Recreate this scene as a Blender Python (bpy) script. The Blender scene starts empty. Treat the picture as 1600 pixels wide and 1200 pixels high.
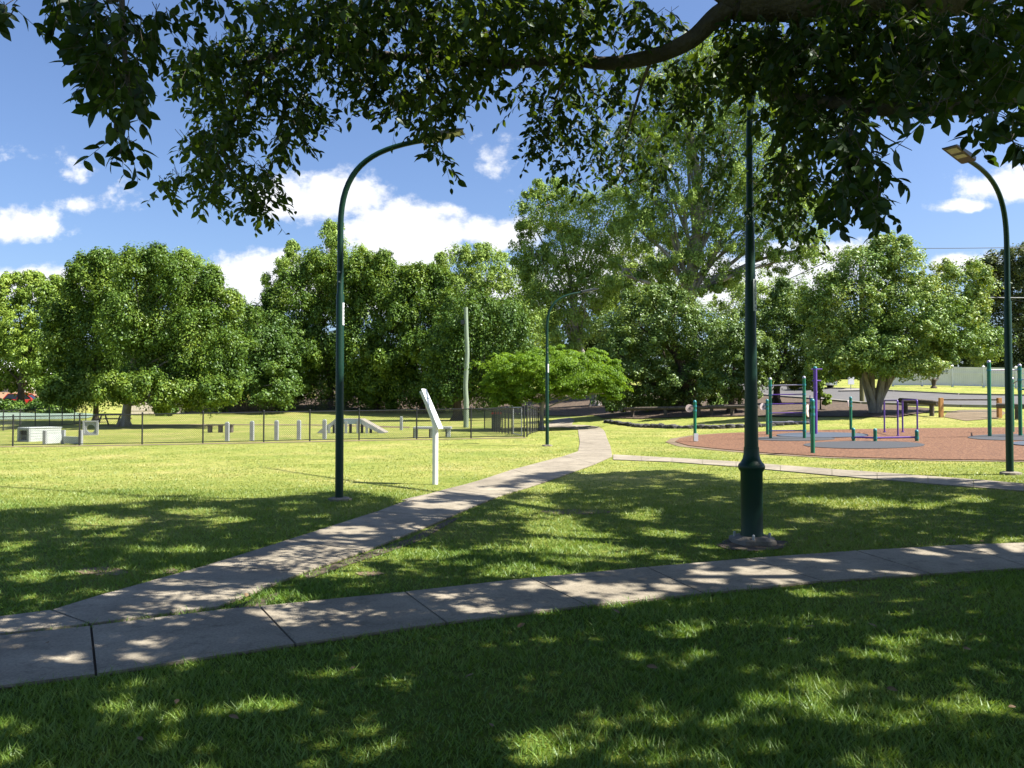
import bpy, bmesh, math, random
import numpy as np
from mathutils import Vector, Matrix
from mathutils.geometry import delaunay_2d_cdt

# ------------------------------------------------------------------ camera, sky, sun, exposure
SC = bpy.context.scene
COL = SC.collection
R = math.radians
EYE, FPX, PITCH = 1.6, 1250.0, math.atan(28 / 1250.0)
cam = bpy.data.cameras.new("camera")
cam.sensor_width = 36.0
cam.lens = 36.0 * FPX / 1600.0
cam.clip_start, cam.clip_end = 0.05, 3000.0
cam_ob = bpy.data.objects.new("camera", cam)
cam_ob.location = (0, 0, EYE)
cam_ob.rotation_euler = (math.pi / 2 + PITCH, 0, 0)
COL.objects.link(cam_ob)
SC.camera = cam_ob

SUN_EL, SUN_AZ = R(52), R(-10)          # azimuth measured from +X towards +Y
SUN = Vector((math.cos(SUN_EL) * math.cos(SUN_AZ), math.cos(SUN_EL) * math.sin(SUN_AZ), math.sin(SUN_EL)))
sun = bpy.data.lights.new("sun", 'SUN')
sun.energy, sun.angle, sun.color = 5.0, R(0.53), (1.0, 0.95, 0.86)
sun_ob = bpy.data.objects.new("sun", sun)
sun_ob.rotation_euler = SUN.to_track_quat('Z', 'Y').to_euler()
COL.objects.link(sun_ob)

SC.view_settings.view_transform = 'Standard'
SC.view_settings.look = 'None'
SC.view_settings.exposure = 1.5
SC.view_settings.gamma = 1.0
SC.cycles.use_denoising = True
SC.cycles.max_bounces = 7
SC.cycles.diffuse_bounces = 4
SC.cycles.transmission_bounces = 5
SC.cycles.transparent_max_bounces = 8
SC.cycles.sample_clamp_indirect = 8.0


def pix_uv(px, py):
    """pixel -> (x/y, z/y) slope of the world direction"""
    u, v = (px - 800) / FPX, (600 - py) / FPX
    yy = math.cos(PITCH) - v * math.sin(PITCH)
    zz = math.sin(PITCH) + v * math.cos(PITCH)
    return u / yy, zz / yy


def make_world():
    w = bpy.data.worlds.new("World")
    SC.world = w
    w.use_nodes = True
    nt = w.node_tree
    nt.nodes.clear()
    N, L = nt.nodes.new, nt.links.new

    def m(op, a, b=None, c=None, clamp=False):
        n = N('ShaderNodeMath'); n.operation = op; n.use_clamp = clamp
        for i, x in enumerate((a, b, c)):
            if x is None: continue
            if isinstance(x, (int, float)): n.inputs[i].default_value = x
            else: L(x, n.inputs[i])
        return n.outputs[0]
    sky = N('ShaderNodeTexSky'); sky.sky_type = 'NISHITA'; sky.sun_disc = False
    sky.sun_elevation = SUN_EL
    sky.sun_rotation = math.pi / 2 - SUN_AZ
    sky.altitude = 0; sky.air_density = 1.0; sky.dust_density = 1.6; sky.ozone_density = 2.2
    tc = N('ShaderNodeTexCoord')
    sep = N('ShaderNodeSeparateXYZ'); L(tc.outputs['Generated'], sep.inputs[0])
    X, Y, Z = sep.outputs
    ys = m('MAXIMUM', Y, 0.05)
    u, v = m('DIVIDE', X, ys), m('DIVIDE', Z, ys)
    comb = N('ShaderNodeCombineXYZ'); L(u, comb.inputs[0]); L(v, comb.inputs[1])

    def noise(scale, det, rough, vec, ys_=1.0):
        mp = N('ShaderNodeMapping'); mp.inputs['Scale'].default_value = (1, ys_, 1)
        L(vec, mp.inputs[0])
        n = N('ShaderNodeTexNoise'); n.inputs['Scale'].default_value = scale
        n.inputs['Detail'].default_value = det; n.inputs['Roughness'].default_value = rough
        L(mp.outputs[0], n.inputs['Vector'])
        return n.outputs['Fac']
    n1 = noise(9.0, 9, 0.62, comb.outputs[0], 1.3)
    n2 = noise(30.0, 6, 0.6, comb.outputs[0], 1.2)
    nn = m('ADD', m('MULTIPLY', m('SUBTRACT', n1, 0.5), 2.6), m('MULTIPLY', m('SUBTRACT', n2, 0.5), 0.8))
    # cumulus: pixel centre, radii, weight (bearings of real clouds in the sky dome)
    cl = [(35, 358, 85, 42, 1.0), (100, 272, 40, 28, .45), (125, 322, 75, 22, .35), (40, 245, 70, 18, .22),
          (490, 318, 125, 52, 1.0), (630, 380, 130, 72, 1.1), (395, 445, 120, 58, .95), (20, 450, 150, 42, .75),
          (780, 372, 95, 42, .85), (1220, 445, 160, 70, 1.0), (1340, 400, 80, 40, .9), (1500, 415, 70, 24, .9),
          (1570, 290, 90, 55, .95), (1520, 322, 60, 16, .8), (775, 265, 30, 50, .25), (930, 440, 160, 70, .9),
          (1720, 420, 90, 50, .9), (-160, 400, 150, 70, .9), (640, 470, 300, 50, .8), (1440, 130, 70, 50, .5)]
    tot = None
    for (cx, cy, rx, ry, wgt) in cl:
        cu, cv = pix_uv(cx, cy)
        du = m('DIVIDE', m('SUBTRACT', u, cu), rx / FPX)
        dv = m('DIVIDE', m('SUBTRACT', v, cv), ry / FPX)
        # flatter underside: distances below the centre count more
        dv = m('MAXIMUM', dv, m('MULTIPLY', dv, -1.5))
        d = m('SQRT', m('ADD', m('MULTIPLY', du, du), m('MULTIPLY', dv, dv)))
        f = m('MULTIPLY', m('SUBTRACT', 1.15, d), wgt)
        tot = f if tot is None else m('MAXIMUM', tot, f)
    # anywhere else in the sky: scattered cloud
    n3 = noise(2.2, 8, 0.6, tc.outputs['Generated'])
    back = m('MULTIPLY', m('SUBTRACT', n3, 0.56), 5.0)
    front = m('MULTIPLY', m('SUBTRACT', Y, 0.35), 6.0, clamp=True)
    body = m('ADD', tot, nn)
    mask = m('ADD', m('MULTIPLY', m('MULTIPLY', body, 1.7, clamp=True), front),
             m('MULTIPLY', m('MULTIPLY', back, 1.0, clamp=True), m('SUBTRACT', 1.0, front)))
    ramp = N('ShaderNodeValToRGB')
    ramp.color_ramp.interpolation = 'EASE'
    ramp.color_ramp.elements[0].position = 0.12; ramp.color_ramp.elements[0].color = (0, 0, 0, 1)
    ramp.color_ramp.elements[1].position = 0.95; ramp.color_ramp.elements[1].color = (1, 1, 1, 1)
    L(mask, ramp.inputs[0])
    up = m('GREATER_THAN', Z, -0.02)
    fac = m('MULTIPLY', m('MULTIPLY', ramp.outputs[0], 0.96), up)
    # cloud brightness: thicker, lumpier parts whiter; thin grey-blue underside
    shade = m('ADD', 8.0, m('MULTIPLY', m('SUBTRACT', n2, 0.45), 4.0))
    cc = N('ShaderNodeVectorMath'); cc.operation = 'SCALE'
    cc.inputs[0].default_value = (0.97, 0.985, 1.03); L(shade, cc.inputs['Scale'])
    tint = N('ShaderNodeMixRGB'); tint.blend_type = 'MULTIPLY'; tint.inputs[0].default_value = 1.0
    tint.inputs[2].default_value = (1.02, 1.13, 1.36, 1)
    L(sky.outputs[0], tint.inputs[1])
    mix = N('ShaderNodeMixRGB'); L(fac, mix.inputs[0]); L(tint.outputs[0], mix.inputs[1]); L(cc.outputs[0], mix.inputs[2])
    bg = N('ShaderNodeBackground'); bg.inputs['Strength'].default_value = 0.05
    L(mix.outputs[0], bg.inputs[0])
    out = N('ShaderNodeOutputWorld'); L(bg.outputs[0], out.inputs[0])


make_world()

# ------------------------------------------------------------------ terrain as a function
CT, ST = math.cos(PITCH), math.sin(PITCH)


def at(px, py, Y):
    s, t = pix_uv(px, py)
    return Vector((s * Y, Y, EYE + t * Y))


CTRL = [(0, 3, 0), (-6, 6, 0), (6, 6, 0), (0, 10, 0), (-10, -10, 0), (10, -10, 0), (0, -30, 0), (-40, -30, 0), (40, -30, .4),
        (-12, 14, 0), (18, 8, .35)]
for (px, py, Y) in [(530, 782, 12.06), (1578, 740, 14.5), (1175, 850, 9.0), (855, 697, 28.4), (20, 697, 32), (820, 683, 32),
                    (420, 690, 32), (680, 757, 15.5), (925, 715, 22), (925, 670, 46), (885, 655, 70), (1060, 692, 28), (1450, 720, 18),
                    (1450, 672, 32), (1590, 720, 17.5), (1050, 668, 40), (1100, 655, 46), (1060, 640, 52), (1380, 645, 42),
                    (1590, 636, 50), (1590, 620, 58), (1185, 616, 75), (1185, 601, 90), (1590, 608, 66), (1410, 603, 72), (1400, 628, 55),
                    (1400, 613, 64), (1200, 595, 110), (900, 632, 80), (900, 612, 95), (650, 640, 85), (600, 615, 102), (450, 637, 85),
                    (450, 612, 105), (300, 645, 80), (300, 630, 98), (20, 672, 48), (195, 666, 50), (40, 650, 65), (40, 635, 85),
                    (0, 612, 110), (1500, 652, 38), (820, 655, 66), (-200, 700, 32), (-200, 660, 60), (-200, 630, 90), (1850, 640, 42),
                    (1850, 612, 66)]:
    p = at(px, py, Y)
    CTRL.append((p.x, p.y, p.z))
CTRL += [(-150, 200, 5.5), (0, 200, 6.5), (150, 200, 7), (-200, 60, 1.5), (200, 60, 4), (0, 420, 7), (-300, 400, 6), (300, 400, 8), (-200, -60, 0), (200, -60, 1)]
_c = np.array(CTRL, float)


def _phi(r2):
    return 0.5 * r2 * np.log(r2 + 1e-9)


_S = 30.0
_n = len(_c)
_P = np.c_[np.ones(_n), _c[:, 0] / _S, _c[:, 1] / _S]
_D2 = ((_c[:, None, 0] - _c[None, :, 0]) ** 2 + (_c[:, None, 1] - _c[None, :, 1]) ** 2) / _S ** 2
_A = np.zeros((_n + 3, _n + 3))
_A[:_n, :_n] = _phi(_D2) + np.eye(_n) * 0.002
_A[:_n, _n:] = _P
_A[_n:, :_n] = _P.T
_W = np.linalg.solve(_A, np.r_[_c[:, 2], 0, 0, 0])


def hv(x, y):
    x = np.atleast_1d(np.asarray(x, float)); y = np.atleast_1d(np.asarray(y, float))
    out = np.empty(len(x))
    for i in range(0, len(x), 20000):
        xs, ys = x[i:i + 20000], y[i:i + 20000]
        d2 = ((xs[:, None] - _c[None, :, 0]) ** 2 + (ys[:, None] - _c[None, :, 1]) ** 2) / _S ** 2
        out[i:i + 20000] = _phi(d2) @ _W[:_n] + _W[_n] + _W[_n + 1] * xs / _S + _W[_n + 2] * ys / _S
    return out


def h(x, y):
    return float(hv([x], [y])[0])


def gnd(px, py, tmin=2.0, tmax=190.0):
    s, t = pix_uv(px, py)
    Y = np.geomspace(tmin, tmax, 260)
    f = EYE + t * Y - hv(s * Y, Y)
    k = np.where(f <= 0)[0]
    if len(k) == 0:
        yy = tmax
    else:
        k = k[0]
        if k == 0: yy = tmin
        else:
            a, b = Y[k - 1], Y[k]
            for _ in range(25):
                mid = (a + b) / 2
                if EYE + t * mid - h(s * mid, mid) > 0: a = mid
                else: b = mid
            yy = b
    return Vector((s * yy, yy, h(s * yy, yy)))


def project(P):
    """(n,3) world -> px, py"""
    yc = P[:, 1] * CT + (P[:, 2] - EYE) * ST
    zc = -P[:, 1] * ST + (P[:, 2] - EYE) * CT
    yc = np.where(yc < 0.05, 0.05, yc)
    return 800 + FPX * P[:, 0] / yc, 600 - FPX * zc / yc


# ------------------------------------------------------------------ materials
def srgb(r, g, b):
    f = lambda c: (c / 255 / 12.92) if c / 255 <= 0.04045 else ((c / 255 + 0.055) / 1.055) ** 2.4
    return (f(r), f(g), f(b))


def mat(name, c1, c2=None, scale=4.0, rough=0.6, bump=0.0, bscale=None, metal=0.0, detail=6, c3=None, spec=0.5, stretch=(1, 1, 1), contrast=(0.35, 0.65), stain=False):
    m_ = bpy.data.materials.new(name)
    m_.use_nodes = True
    nt = m_.node_tree
    N, L = nt.nodes.new, nt.links.new
    b = nt.nodes['Principled BSDF']
    b.inputs['Roughness'].default_value = rough
    b.inputs['Metallic'].default_value = metal
    b.inputs['Specular IOR Level'].default_value = spec
    tc = N('ShaderNodeTexCoord')
    mp = N('ShaderNodeMapping'); mp.inputs['Scale'].default_value = stretch
    L(tc.outputs['Object'], mp.inputs[0])
    c2 = c2 or tuple(x * 0.8 for x in c1)
    n = N('ShaderNodeTexNoise'); n.inputs['Scale'].default_value = scale; n.inputs['Detail'].default_value = detail
    n.inputs['Roughness'].default_value = 0.62
    L(mp.outputs[0], n.inputs['Vector'])
    r = N('ShaderNodeValToRGB')
    r.color_ramp.elements[0].position = contrast[0]; r.color_ramp.elements[1].position = contrast[1]
    r.color_ramp.elements[0].color = (*c2, 1); r.color_ramp.elements[1].color = (*c1, 1)
    if c3:
        e = r.color_ramp.elements.new(min(0.99, contrast[1] + 0.12)); e.color = (*c3, 1)
    L(n.outputs['Fac'], r.inputs[0])
    base = r.outputs[0]
    if stain:
        for sc_, lo, hi, dk in ((0.55, .36, .62, .72), (5.5, .30, .48, .62), (55.0, .35, .60, .70)):
            ns = N('ShaderNodeTexNoise'); ns.inputs['Scale'].default_value = sc_; ns.inputs['Detail'].default_value = 8; ns.inputs['Roughness'].default_value = 0.7
            L(mp.outputs[0], ns.inputs['Vector'])
            rs = N('ShaderNodeValToRGB'); rs.color_ramp.elements[0].position = lo; rs.color_ramp.elements[1].position = hi
            rs.color_ramp.elements[0].color = (dk, dk * .98, dk * .94, 1); rs.color_ramp.elements[1].color = (1.05, 1.05, 1.04, 1)
            L(ns.outputs['Fac'], rs.inputs[0])
            mm = N('ShaderNodeMixRGB'); mm.blend_type = 'MULTIPLY'; mm.inputs[0].default_value = 1.0
            L(base, mm.inputs[1]); L(rs.outputs[0], mm.inputs[2]); base = mm.outputs[0]
    L(base, b.inputs['Base Color'])
    if bump:
        n2 = N('ShaderNodeTexNoise'); n2.inputs['Scale'].default_value = bscale or scale * 6; n2.inputs['Detail'].default_value = 5
        L(mp.outputs[0], n2.inputs['Vector'])
        bp = N('ShaderNodeBump'); bp.inputs['Strength'].default_value = bump; bp.inputs['Distance'].default_value = 0.05
        L(n2.outputs['Fac'], bp.inputs['Height']); L(bp.outputs[0], b.inputs['Normal'])
    return m_


def lush(nt, col, near_tint=(0.66, 0.92, 0.58)):
    """greener, darker turf near the big tree, drier turf out in the open"""
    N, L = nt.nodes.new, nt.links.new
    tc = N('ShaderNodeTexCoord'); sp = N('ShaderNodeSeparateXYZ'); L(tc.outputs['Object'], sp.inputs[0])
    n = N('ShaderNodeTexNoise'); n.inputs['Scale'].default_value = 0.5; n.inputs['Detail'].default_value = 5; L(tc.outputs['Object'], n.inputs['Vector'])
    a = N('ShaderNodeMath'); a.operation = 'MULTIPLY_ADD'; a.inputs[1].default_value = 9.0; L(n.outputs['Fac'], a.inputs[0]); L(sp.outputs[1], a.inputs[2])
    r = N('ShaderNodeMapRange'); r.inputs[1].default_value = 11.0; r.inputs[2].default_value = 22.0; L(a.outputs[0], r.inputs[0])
    g = N('ShaderNodeMixRGB'); g.blend_type = 'MULTIPLY'; g.inputs[0].default_value = 1.0; g.inputs[2].default_value = (*near_tint, 1); L(col, g.inputs[1])
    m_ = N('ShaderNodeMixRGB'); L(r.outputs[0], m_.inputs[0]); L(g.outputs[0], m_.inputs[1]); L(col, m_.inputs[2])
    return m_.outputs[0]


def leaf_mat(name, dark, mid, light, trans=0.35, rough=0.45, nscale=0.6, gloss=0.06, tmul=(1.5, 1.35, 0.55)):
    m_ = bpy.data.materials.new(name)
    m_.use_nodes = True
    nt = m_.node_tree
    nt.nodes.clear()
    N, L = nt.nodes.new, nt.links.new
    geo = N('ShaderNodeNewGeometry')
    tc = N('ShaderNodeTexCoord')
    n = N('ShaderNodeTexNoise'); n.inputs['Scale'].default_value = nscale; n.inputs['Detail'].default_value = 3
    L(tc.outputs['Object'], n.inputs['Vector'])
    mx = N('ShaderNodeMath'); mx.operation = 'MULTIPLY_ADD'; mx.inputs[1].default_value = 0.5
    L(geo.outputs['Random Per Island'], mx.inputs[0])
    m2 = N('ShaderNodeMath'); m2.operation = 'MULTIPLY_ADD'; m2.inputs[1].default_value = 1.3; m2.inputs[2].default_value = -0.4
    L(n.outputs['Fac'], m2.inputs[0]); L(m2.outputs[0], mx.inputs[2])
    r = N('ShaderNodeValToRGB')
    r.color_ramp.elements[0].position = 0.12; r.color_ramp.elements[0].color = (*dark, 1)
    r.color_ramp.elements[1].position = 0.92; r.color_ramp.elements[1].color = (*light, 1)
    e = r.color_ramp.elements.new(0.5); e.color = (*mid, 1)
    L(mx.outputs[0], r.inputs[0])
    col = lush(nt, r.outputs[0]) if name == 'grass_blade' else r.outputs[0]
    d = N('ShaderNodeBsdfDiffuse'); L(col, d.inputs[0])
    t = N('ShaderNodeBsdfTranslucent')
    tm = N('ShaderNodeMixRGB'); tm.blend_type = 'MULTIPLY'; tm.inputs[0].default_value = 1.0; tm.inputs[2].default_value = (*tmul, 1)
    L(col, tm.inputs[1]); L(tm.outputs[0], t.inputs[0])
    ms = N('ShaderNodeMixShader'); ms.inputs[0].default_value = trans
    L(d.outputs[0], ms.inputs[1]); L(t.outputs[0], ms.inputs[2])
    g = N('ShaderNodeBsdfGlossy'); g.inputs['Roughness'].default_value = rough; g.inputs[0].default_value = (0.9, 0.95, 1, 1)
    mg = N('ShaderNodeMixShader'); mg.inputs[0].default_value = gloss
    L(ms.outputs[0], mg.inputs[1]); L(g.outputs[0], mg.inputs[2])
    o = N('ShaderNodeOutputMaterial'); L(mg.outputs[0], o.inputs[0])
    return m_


def ground_mat():
    m_ = bpy.data.materials.new("lawn_turf")
    m_.use_nodes = True
    nt = m_.node_tree
    N, L = nt.nodes.new, nt.links.new
    b = nt.nodes['Principled BSDF']; b.inputs['Roughness'].default_value = 0.9; b.inputs['Specular IOR Level'].default_value = 0.1
    tc = N('ShaderNodeTexCoord')

    def noise(s, det=6, ro=0.65):
        n = N('ShaderNodeTexNoise'); n.inputs['Scale'].default_value = s; n.inputs['Detail'].default_value = det; n.inputs['Roughness'].default_value = ro
        L(tc.outputs['Object'], n.inputs['Vector']); return n.outputs['Fac']

    def ramp(f, stops):
        r = N('ShaderNodeValToRGB')
        els = r.color_ramp.elements
        els[0].position, els[0].color = stops[0][0], (*stops[0][1], 1)
        els[1].position, els[1].color = stops[-1][0], (*stops[-1][1], 1)
        for p, c in stops[1:-1]:
            e = els.new(p); e.color = (*c, 1)
        L(f, r.inputs[0]); return r.outputs[0]
    a = ramp(noise(0.35, 8), [(0.33, (0.185, 0.225, 0.048)), (0.5, (0.25, 0.268, 0.068)), (0.68, (0.33, 0.30, 0.11))])
    bq = ramp(noise(14.0, 8, 0.8), [(0.33, (0.55, 0.58, 0.5)), (0.5, (1, 1, 1)), (0.68, (1.5, 1.42, 1.25))])
    c = ramp(noise(2.4, 8, 0.75), [(0.36, (0.72, 0.78, 0.70)), (0.55, (1, 1, 1)), (0.72, (1.3, 1.16, 1.2))])
    m1 = N('ShaderNodeMixRGB'); m1.blend_type = 'MULTIPLY'; m1.inputs[0].default_value = 1; L(a, m1.inputs[1]); L(bq, m1.inputs[2])
    m2 = N('ShaderNodeMixRGB'); m2.blend_type = 'MULTIPLY'; m2.inputs[0].default_value = 1; L(m1.outputs[0], m2.inputs[1]); L(c, m2.inputs[2])
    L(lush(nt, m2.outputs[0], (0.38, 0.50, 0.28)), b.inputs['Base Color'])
    bp = N('ShaderNodeBump'); bp.inputs['Strength'].default_value = 0.7; bp.inputs['Distance'].default_value = 0.05
    L(noise(38.0, 4), bp.inputs['Height']); L(bp.outputs[0], b.inputs['Normal'])
    return m_


M = {}
M['lawn'] = ground_mat()
M['blade'] = leaf_mat("grass_blade", (0.125, 0.185, 0.034), (0.205, 0.258, 0.052), (0.34, 0.34, 0.11), trans=0.3, rough=0.5, nscale=0.7, gloss=0.03)
M['concrete'] = mat("path_concrete", (0.31, 0.272, 0.212), (0.235, 0.205, 0.16), 1.6, 0.9, 0.25, 90, c3=(0.35, 0.31, 0.25), stain=True)
M['concrete_fine'] = mat("footing_concrete", (0.216, 0.1872, 0.1512), (0.1368, 0.1188, 0.0936), 9, 0.9, 0.4, 50)
M['asphalt'] = mat("road_asphalt", (0.1044, 0.0994, 0.0972), (0.0828, 0.0792, 0.0778), 1.2, 0.9, 0.2, 60)
M['kerb'] = mat("kerb_concrete", (0.2448, 0.2232, 0.1944), (0.1872, 0.1728, 0.1512), 3, 0.9)
M['soil'] = mat("bare_earth", (0.18, 0.1332, 0.0792), (0.1152, 0.0828, 0.0468), 1.2, 0.95, 0.5, 30)
M['orange_soil'] = mat("orange_earth", (0.2592, 0.1656, 0.0864), (0.2088, 0.1224, 0.0648), 1.2, 0.95, 0.4, 10)
M['dark_soil'] = mat("damp_earth", (0.10, 0.075, 0.05), (0.05, 0.037, 0.024), 6, 0.95, 0.6, 40)
M['chips'] = mat("red_wood_chips", (0.225, 0.107, 0.050), (0.07, 0.029, 0.015), 16, 0.95, 1.0, 26, c3=(0.33, 0.195, 0.125), detail=12, contrast=(0.4, 0.6))
M['bark_mulch'] = mat("bark_mulch", (0.115, 0.077, 0.048), (0.035, 0.023, 0.015), 5.0, 0.95, 0.9, 12, c3=(0.20, 0.135, 0.09), detail=10)
M['rubber_grey'] = mat("rubber_grey", (0.0468, 0.049, 0.0547), (0.036, 0.0382, 0.0432), 14, 0.85, 0.2, 80)
M['rubber_blue'] = mat("rubber_blue", (0.0518, 0.0684, 0.095), (0.0403, 0.0547, 0.0778), 14, 0.85, 0.2, 80)
M['court'] = mat("mint_court", (0.18, 0.2448, 0.1872), (0.1512, 0.2088, 0.1584), 0.6, 0.8)
M['lamp_green'] = mat("dark_green_enamel", (0.004, 0.034, 0.020), (0.0035, 0.027, 0.016), 3, 0.42, 0.03, 30, spec=0.3)
M['lamp_dark'] = mat("charcoal_casting", (0.025, 0.03, 0.032), (0.018, 0.022, 0.024), 8, 0.4)
M['lens'] = mat("lamp_lens", (0.40, 0.38, 0.31), (0.32, 0.3, 0.25), 20, 0.25)
M['white'] = mat("white_paint", (0.80, 0.80, 0.79), (0.72, 0.72, 0.71), 3, 0.45)
M['sign_grey'] = mat("sign_lettering", (0.36, 0.43, 0.48), (0.28, 0.35, 0.4), 20, 0.6)
M['black_text'] = mat("black_lettering", (0.02, 0.02, 0.022), None, 20, 0.6)
M['black_metal'] = mat("black_powder_coat", (0.018, 0.019, 0.02), (0.013, 0.014, 0.015), 10, 0.5)
M['wire'] = mat("chain_wire", (0.11, 0.112, 0.112), (0.08, 0.082, 0.084), 10, 0.45, metal=0.2)
M['galv'] = mat("galvanised_steel", (0.42, 0.43, 0.43), (0.34, 0.35, 0.35), 12, 0.5, metal=0.5)
M['grey_plastic'] = mat("grey_recycled_plastic", (0.30, 0.315, 0.315), (0.24, 0.25, 0.25), 5, 0.7, 0.1, 40)
M['pale_plastic'] = mat("pale_recycled_plastic", (0.44, 0.47, 0.45), (0.36, 0.39, 0.37), 5, 0.7)
M['shaded_plastic'] = mat("shaded_grey_plastic", (0.11, 0.115, 0.115), (0.08, 0.085, 0.085), 5, 0.7)  # darker grey for rear legs, shade put into the colour
M['blue_grey'] = mat("blue_grey_board", (0.23, 0.29, 0.31), (0.18, 0.23, 0.25), 5, 0.7)
M['ramp_top'] = mat("sandy_ramp_surface", (0.26, 0.235, 0.195), (0.21, 0.19, 0.155), 8, 0.9)
M['inside'] = mat("tunnel_shade_black", (0.02, 0.02, 0.02), None, 5, 0.9)  # near-black colour standing for the shade inside the tunnel
M['pole_wood'] = mat("weathered_green_timber", (0.27, 0.33, 0.24), (0.18, 0.23, 0.165), 5, 0.9, 0.5, 14, stretch=(6, 6, 0.5))
M['pole_olive'] = mat("olive_timber", (0.20, 0.19, 0.085), (0.14, 0.13, 0.06), 5, 0.9, 0.4, 14, stretch=(6, 6, 0.5))
M['orange_wood'] = mat("orange_timber", (0.60, 0.30, 0.10), (0.48, 0.22, 0.075), 4, 0.8, 0.4, 20, stretch=(5, 5, 0.6))
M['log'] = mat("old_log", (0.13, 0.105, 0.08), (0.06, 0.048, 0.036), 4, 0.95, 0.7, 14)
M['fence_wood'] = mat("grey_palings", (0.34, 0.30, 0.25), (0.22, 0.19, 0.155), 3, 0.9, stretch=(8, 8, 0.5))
M['stone'] = mat("garden_stone", (0.09, 0.086, 0.076), (0.035, 0.033, 0.03), 4, 0.95, 0.8, 9, c3=(0.16, 0.15, 0.13))
M['play_green'] = mat("green_powder_coat", (0.008, 0.16, 0.085), (0.006, 0.13, 0.07), 4, 0.32)
M['play_teal'] = mat("teal_fitting", (0.02, 0.20, 0.22), (0.016, 0.17, 0.19), 4, 0.35)
M['play_purple'] = mat("purple_powder_coat", (0.115, 0.055, 0.30), (0.09, 0.043, 0.25), 4, 0.32)
M['play_silver'] = mat("pale_steel_bar", (0.42, 0.40, 0.48), (0.34, 0.33, 0.4), 10, 0.35, metal=0.4)
M['disc'] = mat("pink_white_disc", (0.70, 0.58, 0.55), (0.6, 0.5, 0.47), 6, 0.5)
M['disc_hub'] = mat("grey_disc_centre", (0.14, 0.13, 0.14), None, 6, 0.5)
M['panel_white'] = mat("sticker_white", (0.72, 0.74, 0.76), (0.6, 0.63, 0.66), 8, 0.5)
M['picket'] = mat("white_fence_board", (0.80, 0.79, 0.78), (0.72, 0.71, 0.70), 1.5, 0.6)
M['bin_green'] = mat("dark_green_bin", (0.03, 0.065, 0.05), None, 6, 0.5)
M['bin_red'] = mat("red_lid", (0.55, 0.035, 0.03), None, 6, 0.45)
M['car_red'] = mat("red_car_paint", (0.50, 0.03, 0.022), (0.46, 0.028, 0.02), 3, 0.25)
M['car_silver'] = mat("silver_car_paint", (0.42, 0.44, 0.50), (0.38, 0.4, 0.46), 3, 0.25, metal=0.4)
M['car_glass'] = mat("tinted_glass", (0.02, 0.025, 0.03), None, 3, 0.08)
M['tyre'] = mat("tyre_rubber", (0.02, 0.02, 0.02), None, 10, 0.85)
M['tail_red'] = mat("tail_lamp", (0.45, 0.02, 0.02), None, 5, 0.25)
M['roof'] = mat("pale_roof_sheet", (0.74, 0.74, 0.74), (0.66, 0.66, 0.66), 2, 0.5)
M['wall_cream'] = mat("cream_render", (0.55, 0.52, 0.46), None, 2, 0.8)
M['cable'] = mat("cable_black", (0.03, 0.03, 0.032), None, 5, 0.6)
M['cable_pale'] = mat("cable_pale", (0.55, 0.55, 0.56), None, 5, 0.6)
M['insul'] = mat("insulator_brown", (0.09, 0.05, 0.03), None, 5, 0.3)
# bark
M['bark_dark'] = mat("dark_bark", (0.085, 0.062, 0.045), (0.04, 0.03, 0.022), 4, 0.95, 0.7, 12, stretch=(2, 2, 0.5))
M['bark_grey'] = mat("grey_bark", (0.30, 0.275, 0.24), (0.17, 0.15, 0.13), 3, 0.9, 0.6, 12, stretch=(1.5, 1.5, 0.6))
M['bark_gum'] = mat("pale_gum_bark", (0.36, 0.325, 0.285), (0.13, 0.112, 0.095), 1.2, 0.85, 0.4, 8, stretch=(1.5, 1.5, 0.4))
M['bark_fig'] = mat("mottled_fig_bark", (0.12, 0.098, 0.076), (0.045, 0.036, 0.028), 2.6, 0.9, 0.8, 22, c3=(0.17, 0.145, 0.115))
# leaves
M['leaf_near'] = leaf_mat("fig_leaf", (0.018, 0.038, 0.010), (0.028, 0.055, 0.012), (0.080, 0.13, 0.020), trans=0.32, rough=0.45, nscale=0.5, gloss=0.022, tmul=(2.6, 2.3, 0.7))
M['leaf_weep'] = leaf_mat("weeping_leaf", (0.0515, 0.1019, 0.0167), (0.0901, 0.1622, 0.0212), (0.193, 0.2605, 0.0312), trans=0.2, nscale=0.35, gloss=0.02)
M['leaf_lime'] = leaf_mat("lime_leaf", (0.0926, 0.1633, 0.0253), (0.1776, 0.2671, 0.0356), (0.3242, 0.4008, 0.0594), trans=0.2, nscale=0.4, gloss=0.02)
M['leaf_mid'] = leaf_mat("evergreen_leaf", (0.0435, 0.0917, 0.0172), (0.0746, 0.1432, 0.0227), (0.1492, 0.2238, 0.0324), trans=0.2, nscale=0.35, gloss=0.02)
M['leaf_gum'] = leaf_mat("gum_leaf", (0.1269, 0.2095, 0.0465), (0.2115, 0.3092, 0.0688), (0.3384, 0.4389, 0.1053), trans=0.2, nscale=0.4, gloss=0.012)
M['leaf_gum_pale'] = leaf_mat("pale_gum_leaf", (0.1375, 0.2104, 0.0597), (0.2199, 0.3115, 0.0847), (0.3298, 0.4208, 0.1295), trans=0.2, nscale=0.4, gloss=0.012)
M['leaf_flame'] = leaf_mat("feathery_leaf", (0.085, 0.165, 0.017), (0.145, 0.255, 0.024), (0.23, 0.35, 0.045), trans=0.45, nscale=0.6, gloss=0.01)
M['leaf_bush'] = leaf_mat("bush_leaf", (0.0589, 0.1122, 0.0235), (0.1047, 0.1767, 0.0317), (0.1964, 0.2621, 0.0528), trans=0.2, nscale=0.5, gloss=0.03)
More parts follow.
